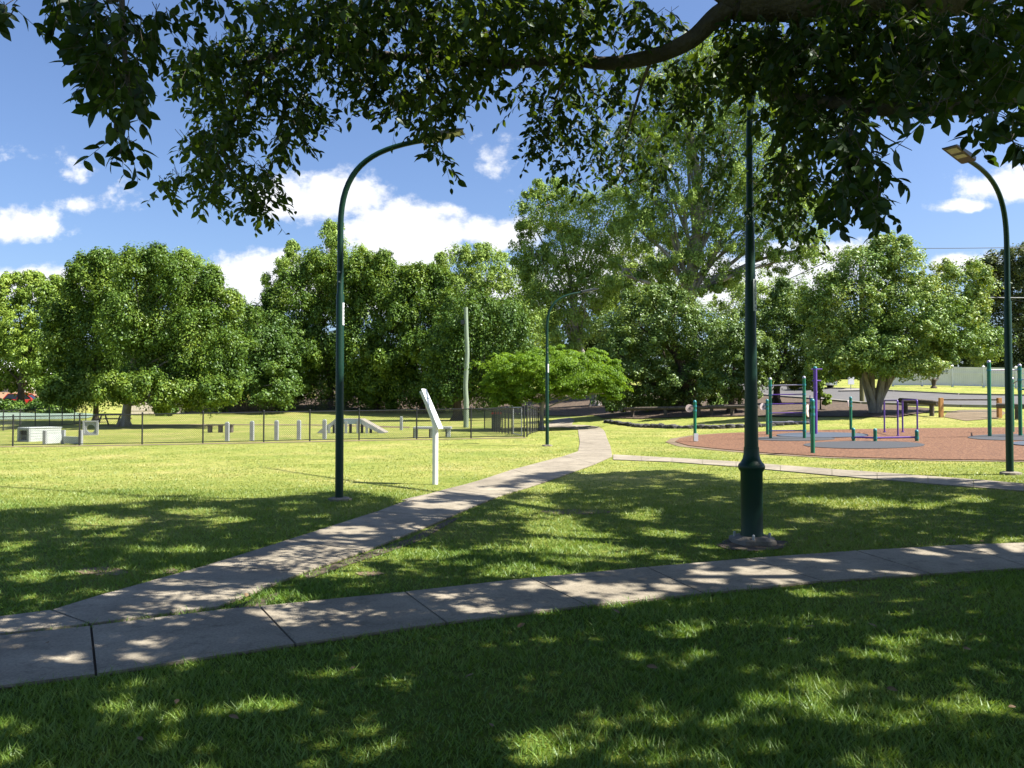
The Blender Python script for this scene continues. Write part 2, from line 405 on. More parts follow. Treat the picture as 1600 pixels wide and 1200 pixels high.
M['leaf_figtree'] = leaf_mat("broad_crown_leaf", (0.1014, 0.1867, 0.0377), (0.175, 0.2755, 0.0548), (0.3501, 0.382, 0.0856), trans=0.2, nscale=0.35, gloss=0.03)
M['leaf_pine'] = leaf_mat("olive_leaf", (0.039, 0.0624, 0.0234), (0.0715, 0.0975, 0.0338), (0.143, 0.1625, 0.0546), trans=0.22, nscale=0.35, gloss=0.02)
M['leaf_far'] = leaf_mat("far_leaf", (0.035, 0.060, 0.024), (0.055, 0.085, 0.034), (0.09, 0.12, 0.05), trans=0.25, nscale=0.15, gloss=0.0)
M['dry_leaf'] = mat("dry_leaf", (0.20, 0.135, 0.065), (0.12, 0.075, 0.035), 20, 0.8)


# ------------------------------------------------------------------ mesh helpers
def np_mesh(name, V, F, k):
    me = bpy.data.meshes.new(name)
    nv, nf = len(V), len(F)
    me.vertices.add(nv); me.loops.add(nf * k); me.polygons.add(nf)
    me.vertices.foreach_set('co', np.ascontiguousarray(V, dtype=np.float32).ravel())
    me.loops.foreach_set('vertex_index', np.ascontiguousarray(F, dtype=np.int32).ravel())
    me.polygons.foreach_set('loop_start', np.arange(0, nf * k, k, dtype=np.int32))
    me.polygons.foreach_set('loop_total', np.full(nf, k, dtype=np.int32))
    me.update(calc_edges=True)
    return me


def link(name, me, material, parent=None, loc=None, smooth=None):
    o = bpy.data.objects.new(name, me)
    COL.objects.link(o)
    if material is not None: me.materials.append(material)
    if parent is not None: o.parent = parent
    if loc is not None: o.location = loc
    if smooth:
        me.shade_smooth()
        me.set_sharp_from_angle(angle=R(smooth))
    return o


def tag(o, label=None, cat=None, group=None, kind=None):
    if label: o['label'] = label
    if cat: o['category'] = cat
    if group: o['group'] = group
    if kind: o['kind'] = kind
    return o


def thing(name, loc, label, cat, group=None, rz=0.0):
    o = bpy.data.objects.new(name, None)
    o.empty_display_size = 0.2
    COL.objects.link(o)
    o.location = loc; o.rotation_euler = (0, 0, rz)
    return tag(o, label, cat, group)


class MB:
    def __init__(s): s.v, s.f = [], []

    def add(s, vs, fs):
        k = len(s.v); s.v += [tuple(v) for v in vs]; s.f += [tuple(i + k for i in f) for f in fs]; return s

    def box(s, c, size, rot=None):
        c = Vector(c); hx, hy, hz = size[0] / 2, size[1] / 2, size[2] / 2
        vs = [Vector((x, y, z)) for z in (-hz, hz) for y in (-hy, hy) for x in (-hx, hx)]
        if rot is not None: vs = [rot @ v for v in vs]
        return s.add([c + v for v in vs], [(0, 2, 3, 1), (4, 5, 7, 6), (0, 1, 5, 4), (2, 6, 7, 3), (0, 4, 6, 2), (1, 3, 7, 5)])

    def bar(s, a, b, w, t, up=(0, 0, 1)):
        a, b = Vector(a), Vector(b); d = (b - a); L = d.length; d.normalize()
        sd = d.cross(Vector(up))
        if sd.length < 1e-4: sd = d.cross(Vector((1, 0, 0)))
        sd.normalize(); u = sd.cross(d)
        rot = Matrix((d, sd, u)).transposed()
        return s.box((a + b) / 2, (L, w, t), rot)

    def tube(s, pts, rad, n=10, cap=True):
        pts = [Vector(p) for p in pts]
        if not isinstance(rad, (list, tuple)): rad = [rad] * len(pts)
        k = len(s.v)
        prev = None
        for i, p in enumerate(pts):
            d = (pts[min(i + 1, len(pts) - 1)] - pts[max(i - 1, 0)]).normalized()
            if prev is None:
                a = d.cross(Vector((0, 0, 1)))
                if a.length < 0.05: a = d.cross(Vector((0, 1, 0)))
                a.normalize()
            else:
                a = (prev - d * prev.dot(d)).normalized()
            prev = a
            b = d.cross(a)
            for j in range(n):
                t = 2 * math.pi * j / n
                s.v.append(tuple(p + (a * math.cos(t) + b * math.sin(t)) * rad[i]))
        for i in range(len(pts) - 1):
            for j in range(n):
                j2 = (j + 1) % n
                s.f.append((k + i * n + j, k + i * n + j2, k + (i + 1) * n + j2, k + (i + 1) * n + j))
        if cap:
            s.f.append(tuple(k + j for j in reversed(range(n))))
            s.f.append(tuple(k + (len(pts) - 1) * n + j for j in range(n)))
        return s

    def lathe(s, prof, n=24, c=(0, 0, 0)):
        k = len(s.v)
        for (r, z) in prof:
            for j in range(n):
                t = 2 * math.pi * j / n
                s.v.append((c[0] + r * math.cos(t), c[1] + r * math.sin(t), c[2] + z))
        for i in range(len(prof) - 1):
            for j in range(n):
                j2 = (j + 1) % n
                s.f.append((k + i * n + j, k + i * n + j2, k + (i + 1) * n + j2, k + (i + 1) * n + j))
        s.f.append(tuple(k + j for j in reversed(range(n))))
        s.f.append(tuple(k + (len(prof) - 1) * n + j for j in range(n)))
        return s

    def prism(s, poly, y0, y1):
        """poly in (x,z), extruded along y"""
        n = len(poly)
        vs = [(x, y0, z) for x, z in poly] + [(x, y1, z) for x, z in poly]
        fs = [tuple(range(n)), tuple(range(2 * n - 1, n - 1, -1))] + [(i, i + n, (i + 1) % n + n, (i + 1) % n) for i in range(n)]
        return s.add(vs, fs)

    def build(s, name, material, parent=None, loc=None, smooth=None, bevel=0.0):
        me = bpy.data.meshes.new(name)
        me.from_pydata(s.v, [], s.f)
        bm = bmesh.new(); bm.from_mesh(me)
        bmesh.ops.recalc_face_normals(bm, faces=bm.faces)
        if bevel:
            ed = [e for e in bm.edges if len(e.link_faces) == 2 and e.calc_face_angle(0) > R(35)]
            bmesh.ops.bevel(bm, geom=ed, offset=bevel, segments=2, affect='EDGES', profile=0.7)
        bm.to_mesh(me); bm.free()
        me.update()
        return link(name, me, material, parent, loc, smooth)


def bez(p0, p1, p2, p3, n=10):
    p0, p1, p2, p3 = map(Vector, (p0, p1, p2, p3))
    out = []
    for i in range(n + 1):
        t = i / n
        out.append(p0 * (1 - t) ** 3 + p1 * 3 * t * (1 - t) ** 2 + p2 * 3 * t * t * (1 - t) + p3 * t ** 3)
    return out


def smooth_path(pts, n=6):
    """Catmull-Rom through points"""
    pts = [Vector(p) for p in pts]
    P = [pts[0] * 2 - pts[1]] + pts + [pts[-1] * 2 - pts[-2]]
    out = []
    for i in range(1, len(P) - 2):
        for k in range(n):
            t = k / n
            a, b, c, d = P[i - 1], P[i], P[i + 1], P[i + 2]
            out.append(0.5 * ((2 * b) + (c - a) * t + (2 * a - 5 * b + 4 * c - d) * t * t + (3 * b - a - 3 * c + d) * t ** 3))
    out.append(pts[-1])
    return out


def text_obj(txt, size, name, material, parent, mtx, vertical=False):
    cu = bpy.data.curves.new(name, 'FONT')
    cu.body = "\n".join(txt) if vertical else txt
    cu.size = size; cu.align_x = 'CENTER'; cu.align_y = 'CENTER'
    cu.space_line = 0.85
    tmp = bpy.data.objects.new("lettering_source", cu)
    COL.objects.link(tmp)
    dg = bpy.context.evaluated_depsgraph_get()
    me = bpy.data.meshes.new_from_object(tmp.evaluated_get(dg))
    bpy.data.objects.remove(tmp)
    bpy.data.curves.remove(cu)
    me.materials.clear()
    o = link(name, me, material, parent)
    o.matrix_local = mtx
    return o


def in_poly(x, y, poly):
    x = np.asarray(x); y = np.asarray(y)
    inside = np.zeros(len(x), bool)
    n = len(poly)
    for i in range(n):
        x0, y0 = poly[i][0], poly[i][1]; x1, y1 = poly[(i + 1) % n][0], poly[(i + 1) % n][1]
        if y0 == y1: continue
        c = ((y0 > y) != (y1 > y)) & (x < (x1 - x0) * (y - y0) / (y1 - y0) + x0)
        inside ^= c
    return inside


BARE = []           # world polygons where no grass grows


def world_poly(pix, dense=0.0):
    return [gnd(px, py) for px, py in pix]


def drape(polys, dz, cell, skirt=0.0, mesh_name="sheet"):
    """sheet(s) lying on the terrain; polys are lists of world xy; returns mesh data"""
    V, F = [], []
    for poly in polys:
        pts = []
        n = len(poly)
        for i in range(n):
            a, b = Vector(poly[i][:2]), Vector(poly[(i + 1) % n][:2])
            k = max(1, int(math.ceil((b - a).length / cell)))
            for j in range(k):
                pts.append(a.lerp(b, j / k))
        nb = len(pts)
        xs = [p.x for p in pts]; ys = [p.y for p in pts]
        gx = np.arange(min(xs), max(xs), cell); gy = np.arange(min(ys), max(ys), cell)
        if len(gx) * len(gy) < 60000 and len(gx) and len(gy):
            G = np.array(np.meshgrid(gx, gy)).reshape(2, -1)
            ins = in_poly(G[0], G[1], [(p.x, p.y) for p in pts])
            pts = pts + [Vector((float(a), float(b))) for a, b in G[:, ins].T]
        vo, _, fo, _, _, _ = delaunay_2d_cdt(pts, [(i, (i + 1) % nb) for i in range(nb)], [], 1, 1e-4)
        if not fo: continue
        arr = np.array([(v[0], v[1]) for v in vo])
        zz = hv(arr[:, 0], arr[:, 1]) + dz
        k = len(V)
        V += [(float(a[0]), float(a[1]), float(z)) for a, z in zip(arr, zz)]
        # keep faces counter-clockwise
        cnt = {}
        for f in fo:
            f = list(f)
            A = sum(arr[f[i]][0] * arr[f[(i + 1) % len(f)]][1] - arr[f[(i + 1) % len(f)]][0] * arr[f[i]][1] for i in range(len(f)))
            if A < 0: f.reverse()
            F.append(tuple(i + k for i in f))
            for i in range(len(f)): cnt[(f[i], f[(i + 1) % len(f)])] = 1
        if skirt:
            edges = [e for e in cnt if (e[1], e[0]) not in cnt]
            low = {}
            for a, b in edges:
                for q in (a, b):
                    if q not in low:
                        low[q] = len(V); v = V[k + q]; V.append((v[0], v[1], v[2] - skirt))
            for a, b in edges: F.append((k + a, low[a], low[b], k + b))
    me = bpy.data.meshes.new(mesh_name)
    me.from_pydata(V, [], F)
    me.update()
    return me


def sheet(name, pixpolys, material, dz, cell=0.6, skirt=0.03, bare=True, label=None):
    W = [world_poly(p) for p in pixpolys]
    if bare:
        BARE.extend([[(v.x, v.y) for v in w] for w in W])
    o = link(name, drape(W, dz, cell, skirt, name), material)
    tag(o, label, None, None, 'structure')
    return o


# ------------------------------------------------------------------ ground
def axis(lo, hi, dense_lo, dense_hi, step, grow=1.13):
    a = list(np.arange(dense_lo, dense_hi + 1e-6, step))
    s = step; x = dense_hi
    while x < hi:
        s *= grow; x += s; a.append(x)
    s = step; x = dense_lo
    while x > lo:
        s *= grow; x -= s; a.insert(0, x)
    return np.array(a)


gx = axis(-900, 900, -40, 40, 0.5); gy = axis(-200, 1600, -6, 70, 0.5)
GX, GY = np.meshgrid(gx, gy)
gz = hv(GX.ravel(), GY.ravel())
far = np.clip((np.hypot(GX.ravel(), GY.ravel() - 40) - 150) / 150, 0, 1)
gz = gz * (1 - far) + 5.0 * far
nx, ny = len(gx), len(gy)
idx = np.arange(nx * ny).reshape(ny, nx)
GF = np.stack([idx[:-1, :-1], idx[:-1, 1:], idx[1:, 1:], idx[1:, :-1]], -1).reshape(-1, 4)
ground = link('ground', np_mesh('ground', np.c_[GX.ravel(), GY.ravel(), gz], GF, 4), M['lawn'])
ground.data.shade_smooth()
tag(ground, None, None, None, 'structure')

# ------------------------------------------------------------------ paths
LOW_T = [(-160, 1012), (0, 997), (142, 982), (345, 956), (405, 951), (632, 928), (828, 906), (1010, 889), (1170, 875), (1337, 863), (1500, 854), (1640, 849), (1760, 846)]
LOW_B = [(-140, 1094), (0, 1078), (150, 1059), (300, 1036), (462, 1011), (698, 977), (918, 950), (1100, 931), (1285, 911), (1455, 900), (1610, 890), (1760, 882), (1900, 876)]


def shrink(poly, d):
    """pull a convex-ish slab's corners towards its middle by d metres"""
    c = sum((Vector(p[:2]) for p in poly), Vector((0, 0))) / len(poly)
    out = []
    for p in poly:
        v = Vector(p[:2]) - c
        out.append(c + v * max(0.0, 1 - d / max(v.length, 1e-3)))
    return out


slabs = []
W_T = world_poly(LOW_T); W_B = world_poly(LOW_B)
cuts = [0, 2, 4, 5, 6, 7, 8, 9, 10, 11, 12]
for a, b in zip(cuts[:-1], cuts[1:]):
    top = W_T[a:b + 1]; bot = W_B[a:b + 1]
    slabs.append(shrink(bot + top[::-1], 0.011))
BL = [(-140, 985), (0, 967), (80, 957), (150, 935), (320, 887), (450, 846), (590, 801), (700, 765), (800, 735), (880, 714), (903, 706), (906, 692), (904, 680), (903, 671)]
BR = [(-140, 1008), (0, 995), (140, 979), (342, 952), (475, 897), (570, 864), (700, 811), (780, 777), (858, 752), (930, 726), (957, 714), (954, 698), (948, 684), (942, 671)]
WL = world_poly(BL); WR = world_poly(BR)
cutsB = [0, 2, 4, 5, 6, 7, 8, 9, 11, 13]
for a, b in zip(cutsB[:-1], cutsB[1:]):
    slabs.append(shrink(WR[a:b + 1] + WL[a:b + 1][::-1], 0.011))
sl_far = world_poly([(903, 671), (942, 671), (936, 667), (915, 664.5), (893, 664), (898, 657), (890, 653), (872, 655), (858, 661), (848, 668), (880, 668)])
slabs.append(sl_far)
footpath = link('footpath', drape(slabs, 0.022, 0.45, 0.06, 'footpath'), M['concrete'])
tag(footpath, None, None, None, 'structure')
BARE.append([(v.x, v.y) for v in W_B + W_T[::-1]])
BARE.append([(v.x, v.y) for v in WR + WL[::-1]])
BARE.append([(v.x, v.y) for v in sl_far])
# earth showing in the joints
joint = link('path_bed', drape([W_B + W_T[::-1], WR[3:] + WL[3:][::-1]], 0.006, 0.6, 0.0, 'path_bed'), M['dark_soil'])
tag(joint, None, None, None, 'structure')
CT_ = [(958, 711), (1050, 716), (1150, 722), (1300, 734), (1450, 745), (1600, 757), (1800, 772)]
CB_ = [(958, 719), (1050, 722.5), (1150, 730), (1300, 744), (1450, 757), (1600, 769), (1800, 786)]
WT, WB = world_poly(CT_), world_poly(CB_)
cs = []
for i in range(len(WT) - 1):
    for k in range(2):
        t0, t1 = k / 2, (k + 1) / 2
        cs.append(shrink([WB[i].lerp(WB[i + 1], t0), WB[i].lerp(WB[i + 1], t1), WT[i].lerp(WT[i + 1], t1), WT[i].lerp(WT[i + 1], t0)], 0.007))
cp = link('side_path', drape(cs, 0.02, 0.5, 0.05, 'side_path'), M['concrete'])
tag(cp, None, None, None, 'structure')
BARE.append([(v.x, v.y) for v in WB + WT[::-1]])

# mulch bed, rubber, road, court, soil
def oval(cx, cy, rx, ry, n=26, wob=0.0, seed=0):
    rr = random.Random(seed)
    return [(cx + rx * math.cos(2 * math.pi * i / n) * (1 + wob * rr.uniform(-1, 1)), cy + ry * math.sin(2 * math.pi * i / n) * (1 + wob * rr.uniform(-1, 1))) for i in range(n)]


BED = [(1055, 691), (1062, 686), (1090, 681), (1130, 678), (1200, 675), (1300, 672.5), (1400, 670.5), (1500, 669.5), (1600, 668.5), (1750, 668), (1850, 690), (1800, 728), (1700, 724),
       (1600, 721), (1450, 719), (1300, 715), (1200, 709), (1120, 702), (1075, 697)]
bw = world_poly(BED)
cen = sum(bw, Vector()) / len(bw)
edge = [cen + (v - cen) * (1 + 0.35 / (v - cen).length) for v in bw]
o = link('bare_earth_rim', drape([edge], 0.012, 0.7, 0.0, 'bare_earth_rim'), M['soil']); tag(o, kind='structure')
BARE.append([(v.x, v.y) for v in edge])
sheet('wood_chip_bed', [BED], M['chips'], 0.03, 0.5)
sheet('rubber_surface', [oval(1240, 687, 65, 3.6), oval(1350, 697, 95, 6), oval(1590, 685, 78, 5)], M['rubber_grey'], 0.045, 0.5, 0.02)
sheet('blue_rubber_surface', [oval(1285, 681.5, 72, 4.0), oval(1625, 695, 45, 4)], M['rubber_blue'], 0.055, 0.5, 0.02)
MUL = [(430, 640), (560, 639), (640, 640), (740, 640), (815, 649), (850, 650), (900, 650), (940, 654), (1000, 655), (1090, 652), (1170, 651), (1240, 652), (1300, 652), (1400, 653), (1450, 645), (1462, 640),
       (1400, 634), (1350, 632.5), (1290, 627), (1185, 618), (1100, 614), (1000, 611), (900, 609), (700, 610), (430, 610)]
sheet('bark_mulch_bank', [MUL], M['bark_mulch'], 0.05, 1.5, 0.0)
sheet('road', [[(1100, 612), (1185, 616.5), (1290, 625), (1350, 630.5), (1420, 633), (1500, 635), (1600, 636.5), (1850, 640), (1850, 622), (1600, 620), (1500, 618), (1400, 613), (1290, 608), (1185, 601.5), (1100, 598)]], M['asphalt'], 0.06, 2.0, 0.0)
# kerbs: real steps both sides
def kerb(name, pix, w, hgt):
    pts = [gnd(*p) for p in pix]
    mb = MB()
    for a, b in zip(pts[:-1], pts[1:]):
        a = Vector((a.x, a.y, a.z)); b = Vector((b.x, b.y, b.z))
        k = max(1, int((b - a).length / 3))
        for i in range(k):
            p, q = a.lerp(b, i / k), a.lerp(b, (i + 1) / k - 0.004)
            p.z = h(p.x, p.y) + hgt / 2; q.z = h(q.x, q.y) + hgt / 2
            mb.bar(p, q, w, hgt)
    o = mb.build(name, M['kerb']); tag(o, kind='structure'); return o


kerb('kerb', [(1100, 612.5), (1185, 617), (1290, 626), (1350, 631.5), (1420, 634), (1500, 636), (1600, 637.5), (1850, 641)], 0.5, 0.15)
kerb('far_kerb', [(1100, 598), (1185, 601), (1290, 607.5), (1400, 612.5), (1500, 617.5), (1600, 619.5), (1850, 621)], 0.4, 0.15)
sheet('driveway', [[(1310, 613), (1378, 612.5), (1372, 610.2), (1322, 609.8)]], M['kerb'], 0.16, 2.0, 0.1)
sheet('worn_earth_patch', [[(1475, 652), (1480, 645), (1500, 641), (1560, 640), (1572, 646), (1560, 654), (1510, 658)]], M['soil'], 0.02, 0.7, 0.0)
sheet('court_surface', [[(-200, 650), (-200, 660), (0, 656), (90, 655.5), (135, 654), (160, 648), (120, 645), (0, 645)]], M['court'], 0.03, 1.5, 0.0)
sheet('orange_earth_bank', [[(-150, 630), (0, 630), (90, 630), (110, 622), (88, 614), (40, 611), (-150, 611)]], M['orange_soil'], 0.06, 2.0, 0.0)
sheet('worn_track', [[(150, 665.3), (240, 663.5), (360, 663.2), (480, 663.4), (540, 664.2), (640, 667), (640, 669), (540, 666), (480, 664.8), (360, 664.6), (240, 665), (180, 667)]], M['soil'], 0.015, 0.8, 0.0)
sheet('fence_line_earth', [[(-60, 699.5), (200, 696.6), (400, 693), (600, 688.5), (822, 684.8), (822, 683.6), (600, 687.3), (400, 691.6), (200, 695.2), (-60, 698.2)]], M['soil'], 0.012, 0.6, 0.0)
sheet('inspection_slab', [[(627, 783), (655, 784), (690, 776), (664, 774.5)]], M['concrete_fine'], 0.02, 0.5, 0.03)
lam1 = gnd(1175, 850)
sheet('trodden_earth', [oval(1178, 852, 54, 10, 22, 0.16, 3)], M['dark_soil'], 0.010, 0.25, 0.0)
sheet('path_edge_earth', [[(474, 899), (570, 866), (640, 842), (700, 813), (722, 808), (655, 846), (600, 866), (540, 885), (482, 906)], [(345, 957), (405, 952), (420, 944), (440, 925), (400, 936), (362, 950)]], M['dark_soil'], 0.008, 0.2, 0.0, bare=False)
sheet('bare_spots', [oval(160, 893, 42, 7, 18, 0.25, 1), oval(578, 897, 20, 4, 14, 0.25, 2), oval(265, 893, 14, 4, 14, 0.2, 4), oval(905, 800, 60, 4, 18, 0.3, 9)], M['soil'], 0.006, 0.3, 0.0, bare=False)


# ------------------------------------------------------------------ grass
def grass():
    rng = np.random.default_rng(11)
    zones = [(2.6, 5.2, 6400, 0.050, 0.0085), (5.2, 8.5, 3400, 0.048, 0.011), (8.5, 14, 1500, 0.048, 0.013), (14, 42, 420, 0.032, 0.018)]
    Vs = []
    for (y0, y1, dens, hgt, wid) in zones:
        half = 0.70
        area = half * (y1 * y1 - y0 * y0)
        n = int(area * dens)
        y = np.sqrt(rng.uniform(y0 * y0, y1 * y1, n))
        x = rng.uniform(-half, half, n) * y + rng.uniform(-0.3, 0.3, n)
        keep = np.ones(n, bool)
        jx, jy = rng.normal(size=(2, n)) * .035
        for poly in BARE:
            keep &= ~in_poly(x + jx, y + jy, poly)
        if y1 == 42: keep &= rng.random(n) < (1 - (y - 14) / 28.5) ** .8
        # patchy density
        pat = 0.5 + 0.25 * (np.sin(x * 1.7 + 1.3 * np.sin(y * .9)) + np.sin(y * 2.3 + 1.1 * np.sin(x * 1.9 + 2))) 
        fine = 0.5 + 0.25 * (np.sin(x * 23 + 2 * np.sin(y * 17)) + np.sin(y * 31 + 2 * np.sin(x * 19 + 1)))
        pat = np.clip(.55 * pat + .45 * fine, 0, 1)
        keep &= rng.random(n) < 0.28 + 0.85 * pat
        x, y, pat = x[keep], y[keep], pat[keep]
        n = len(x)
        z = hv(x, y)
        th = rng.uniform(0, 2 * np.pi, n)
        hh = hgt * rng.uniform(0.3, 1.1, n) * (0.45 + 0.95 * pat)
        ww = wid * rng.uniform(0.6, 1.2, n)
        la = rng.uniform(0, 2 * np.pi, n); ln = hh * rng.uniform(0.3, 1.5, n)
        b = np.c_[x, y, z]
        s = np.c_[np.cos(th) * ww / 2, np.sin(th) * ww / 2, np.zeros(n)]
        tip = b + np.c_[np.cos(la) * ln, np.sin(la) * ln, hh]
        Vs.append(np.stack([b - s, b + s, tip], 1).reshape(-1, 3))
    V = np.concatenate(Vs)
    F = np.arange(len(V)).reshape(-1, 3)
    o = link('grass', np_mesh('grass', V, F, 3), M['blade'])
    tag(o, "short mown green grass covering the park lawn", 'grass', None, 'stuff')


grass()

# ------------------------------------------------------------------ street lamps
def lamp_head(root, tip, ang, arm_dir=1):
    rot = Matrix.Rotation(-ang, 4, 'Y')
    mb = MB()
    prof = [(0, -.04), (0, .04), (.13, .062), (.50, .05), (.64, .018), (.64, -.008), (.16, -.034)]
    vs, n = [], len(prof)
    for y, k in ((-.125, .55), (-.10, 1), (.10, 1), (.125, .55)):
        for (x, z) in prof: vs.append((x + (.02 if k < 1 else 0), y, z * (k if z > 0 else 1)))
    fs = [tuple(range(n)), tuple(range(4 * n - 1, 3 * n - 1, -1))]
    for r_ in range(3):
        for i in range(n):
            j = (i + 1) % n
            fs.append((r_ * n + i, (r_ + 1) * n + i, (r_ + 1) * n + j, r_ * n + j))
    mb.add(vs, fs)
    hd = mb.build('lamp_head', M['lamp_dark'], root, tip, smooth=40)
    hd.rotation_euler = (0, -ang, 0)
    for (xa, xb) in ((.22, .34), (.42, .59)):
        sl = (-.008 + .034) / (.64 - .16)
        za, zb = -.034 + (xa - .16) * sl - .006, -.034 + (xb - .16) * sl - .006
        p = MB().add([(xa, -.085, za), (xb, -.085, zb), (xb, .085, zb), (xa, .085, za), (xa, -.085, za + .02), (xb, -.085, zb + .02), (xb, .085, zb + .02), (xa, .085, za + .02)],
                     [(0, 3, 2, 1), (4, 5, 6, 7), (0, 1, 5, 4), (1, 2, 6, 5), (2, 3, 7, 6), (3, 0, 4, 7)])
        p.build('lens', M['lens'], hd)
    return hd


def street_lamp(px, py, rz, label, sleeve=False, number=None, plate_z=(2.5, 3.1), plate_az=-60, pole_r=(.062, .048), foot='pad', hgt=5.45, scale=1.0, pos=None):
    p = pos or gnd(px, py)
    root = thing('street_lamp', p, label, 'street lamp', 'green street lamps along the park paths', rz)
    root.scale = (scale,) * 3
    zs = hgt - 1.3
    if sleeve:
        MB().lathe([(.128, .0), (.128, .10), (.122, .12), (.122, .80), (.145, .835), (.150, .86), (.142, .885), (.118, .91), (.098, .95), (.088, 1.0), (.084, 1.06), (.084, 1.08)], 32).build('base_sleeve', M['lamp_green'], root, smooth=35)
        MB().lathe([(.078, 1.08), (.050, 3.6), (.046, 3.62), (.040, 3.66), (.036, zs)], 24).build('pole', M['lamp_green'], root, smooth=35)
        r_arm = .036
    else:
        pr = MB().lathe([(pole_r[0] + .012, 0.0), (pole_r[0] + .012, .012), (pole_r[0], .014), (pole_r[0] * .97, zs * .75), (pole_r[1], zs * .76), (pole_r[1] * .95, zs)], 24)
        pr.build('pole', M['lamp_green'], root, smooth=35)
        r_arm = pole_r[1] * .95
    arm = bez((0, 0, zs), (0, 0, zs + .9), (.40, 0, zs + 1.2), (1.27, 0, zs + 1.33), 16)
    MB().tube(arm, [r_arm + (.038 - r_arm) * i / 16 for i in range(17)], 16).build('arm', M['lamp_green'], root, smooth=40)
    lamp_head(root, (1.25, 0, zs + 1.335), R(11))
    if foot == 'pad':
        rr = random.Random(int(px))
        rf = .27 if sleeve else .19
        mb = MB()
        n = 14
        ring = [(rf * rr.uniform(.82, 1.15), 2 * math.pi * i / n) for i in range(n)]
        vs = [(r_ * math.cos(t), r_ * math.sin(t), -.08) for r_, t in ring] + [(r_ * .93 * math.cos(t), r_ * .93 * math.sin(t), .035 if not sleeve else .05) for r_, t in ring] + \
             [(r_ * .6 * math.cos(t), r_ * .6 * math.sin(t), .05 if not sleeve else .085) for r_, t in ring]
        fs = [(i, (i + 1) % n, n + (i + 1) % n, n + i) for i in range(n)] + [(n + i, n + (i + 1) % n, 2 * n + (i + 1) % n, 2 * n + i) for i in range(n)] + [tuple(2 * n + i for i in range(n))]
        mb.add(vs, fs).build('footing', M['concrete_fine'], root)
        if sleeve:
            for t in (0.6, 2.2, 3.9, 5.4):
                MB().lathe([(.016, .06), (.016, .11), (.008, .12)], 8, (.19 * math.cos(t), .19 * math.sin(t), 0)).build('bolt', M['galv'], root)
    # number plate, wrapped on the pole
    z0, z1 = plate_z
    rad = (pole_r[0] if not sleeve else .066) + .004
    a0 = R(plate_az)
    mb = MB()
    n = 6
    aw = .026 / rad
    vs, fs = [], []
    for i in range(n + 1):
        t = a0 - aw + 2 * aw * i / n
        for z in (z0, z1):
            vs.append((rad * math.cos(t), rad * math.sin(t), z)); vs.append(((rad - .012) * math.cos(t), (rad - .012) * math.sin(t), z))
    for i in range(n):
        k = 4 * i
        fs += [(k, k + 4, k + 6, k + 2), (k + 1, k + 3, k + 7, k + 5), (k, k + 1, k + 5, k + 4), (k + 2, k + 6, k + 7, k + 3)]
    fs += [(0, 2, 3, 1), (4 * n, 4 * n + 1, 4 * n + 3, 4 * n + 2)]
    pl = mb.add(vs, fs).build('number_plate', M['panel_white'], root, smooth=60)
    if number:
        d = Vector((math.cos(a0), math.sin(a0), 0))
        mt = Matrix.Translation(d * (rad + .002) + Vector((0, 0, (z0 + z1) / 2))) @ Matrix.Rotation(a0 + math.pi / 2, 4, 'Z') @ Matrix.Rotation(math.pi / 2, 4, 'X')
        text_obj(number, (z1 - z0) / len(number) * 1.12, 'number', M['black_text'], pl, mt, True)
    # two fixing bolts high on the pole
    for dz in (0, .15):
        MB().box((0, -(pole_r[0] if not sleeve else .05), zs * .77 + .12 + dz), (.022, .03, .022)).build('bolt', M['galv'], root)
    return root


lamp_near = street_lamp(1175, 848, R(35), "dark green lamp post with wide collared sleeve on a concrete footing beside the near path", True, "P100846", (2.62, 2.98), -90, hgt=5.9)
lamp_mid = street_lamp(530, 782, R(-2), "slim dark green lamp post arching right, on lawn left of the diagonal path", False, "100845", (2.66, 3.0), -18)
street_lamp(855, 697, R(12), "dark green lamp post by the dog park corner, under the feathery bright green tree", False, None, (2.6, 2.9), -60)
street_lamp(1578, 741, R(213), "dark green lamp post arching left, beside the playground on a pale concrete pad", False, "100847", (2.82, 3.2), -130 - 0)
street_lamp(440, 640, R(0), "thin dark lamp post far off in front of the shaded mulch bank", False, None, (2.6, 2.9), -60, hgt=4.6)

# ------------------------------------------------------------------ lectern sign
p = gnd(680, 757)
sg = thing('lectern_sign', p, "white bent post with a tilted white information panel standing on the lawn", 'sign', None, R(-10))
MB().tube(smooth_path([(0, 0, -.1), (0, 0, .6), (0, 0, 1.05), (-.02, 0, 1.2), (-.10, 0, 1.42), (-.155, 0, 1.56)], 5), .055, 16).build('post', M['white'], sg, smooth=40)
rotp = Matrix.Rotation(R(-24), 3, 'Y')
pc = Vector((-.095, 0, 1.44))
mb = MB().box(pc, (.05, .30, .78), rotp)
pn = mb.build('panel', M['white'], sg, bevel=.006)
fb = MB()
fb.box(pc + rotp @ Vector((.034, 0, 0)), (.014, .34, .84), rotp)
fp = fb.build('face_plate', M['panel_white'], pn, bevel=.003)
rr = random.Random(4)
lt = MB()
for k, zz in enumerate((.34, .22, .1, -.02, -.09, -.16, -.23, -.30, -.35)):
    w = rr.uniform(.14, .25)
    lt.box(pc + rotp @ Vector((.043, rr.uniform(-.02, .02), zz)), (.004, w, .03 if k < 7 else .045), rotp)
lt.build('graphic', M['sign_grey'], fp)

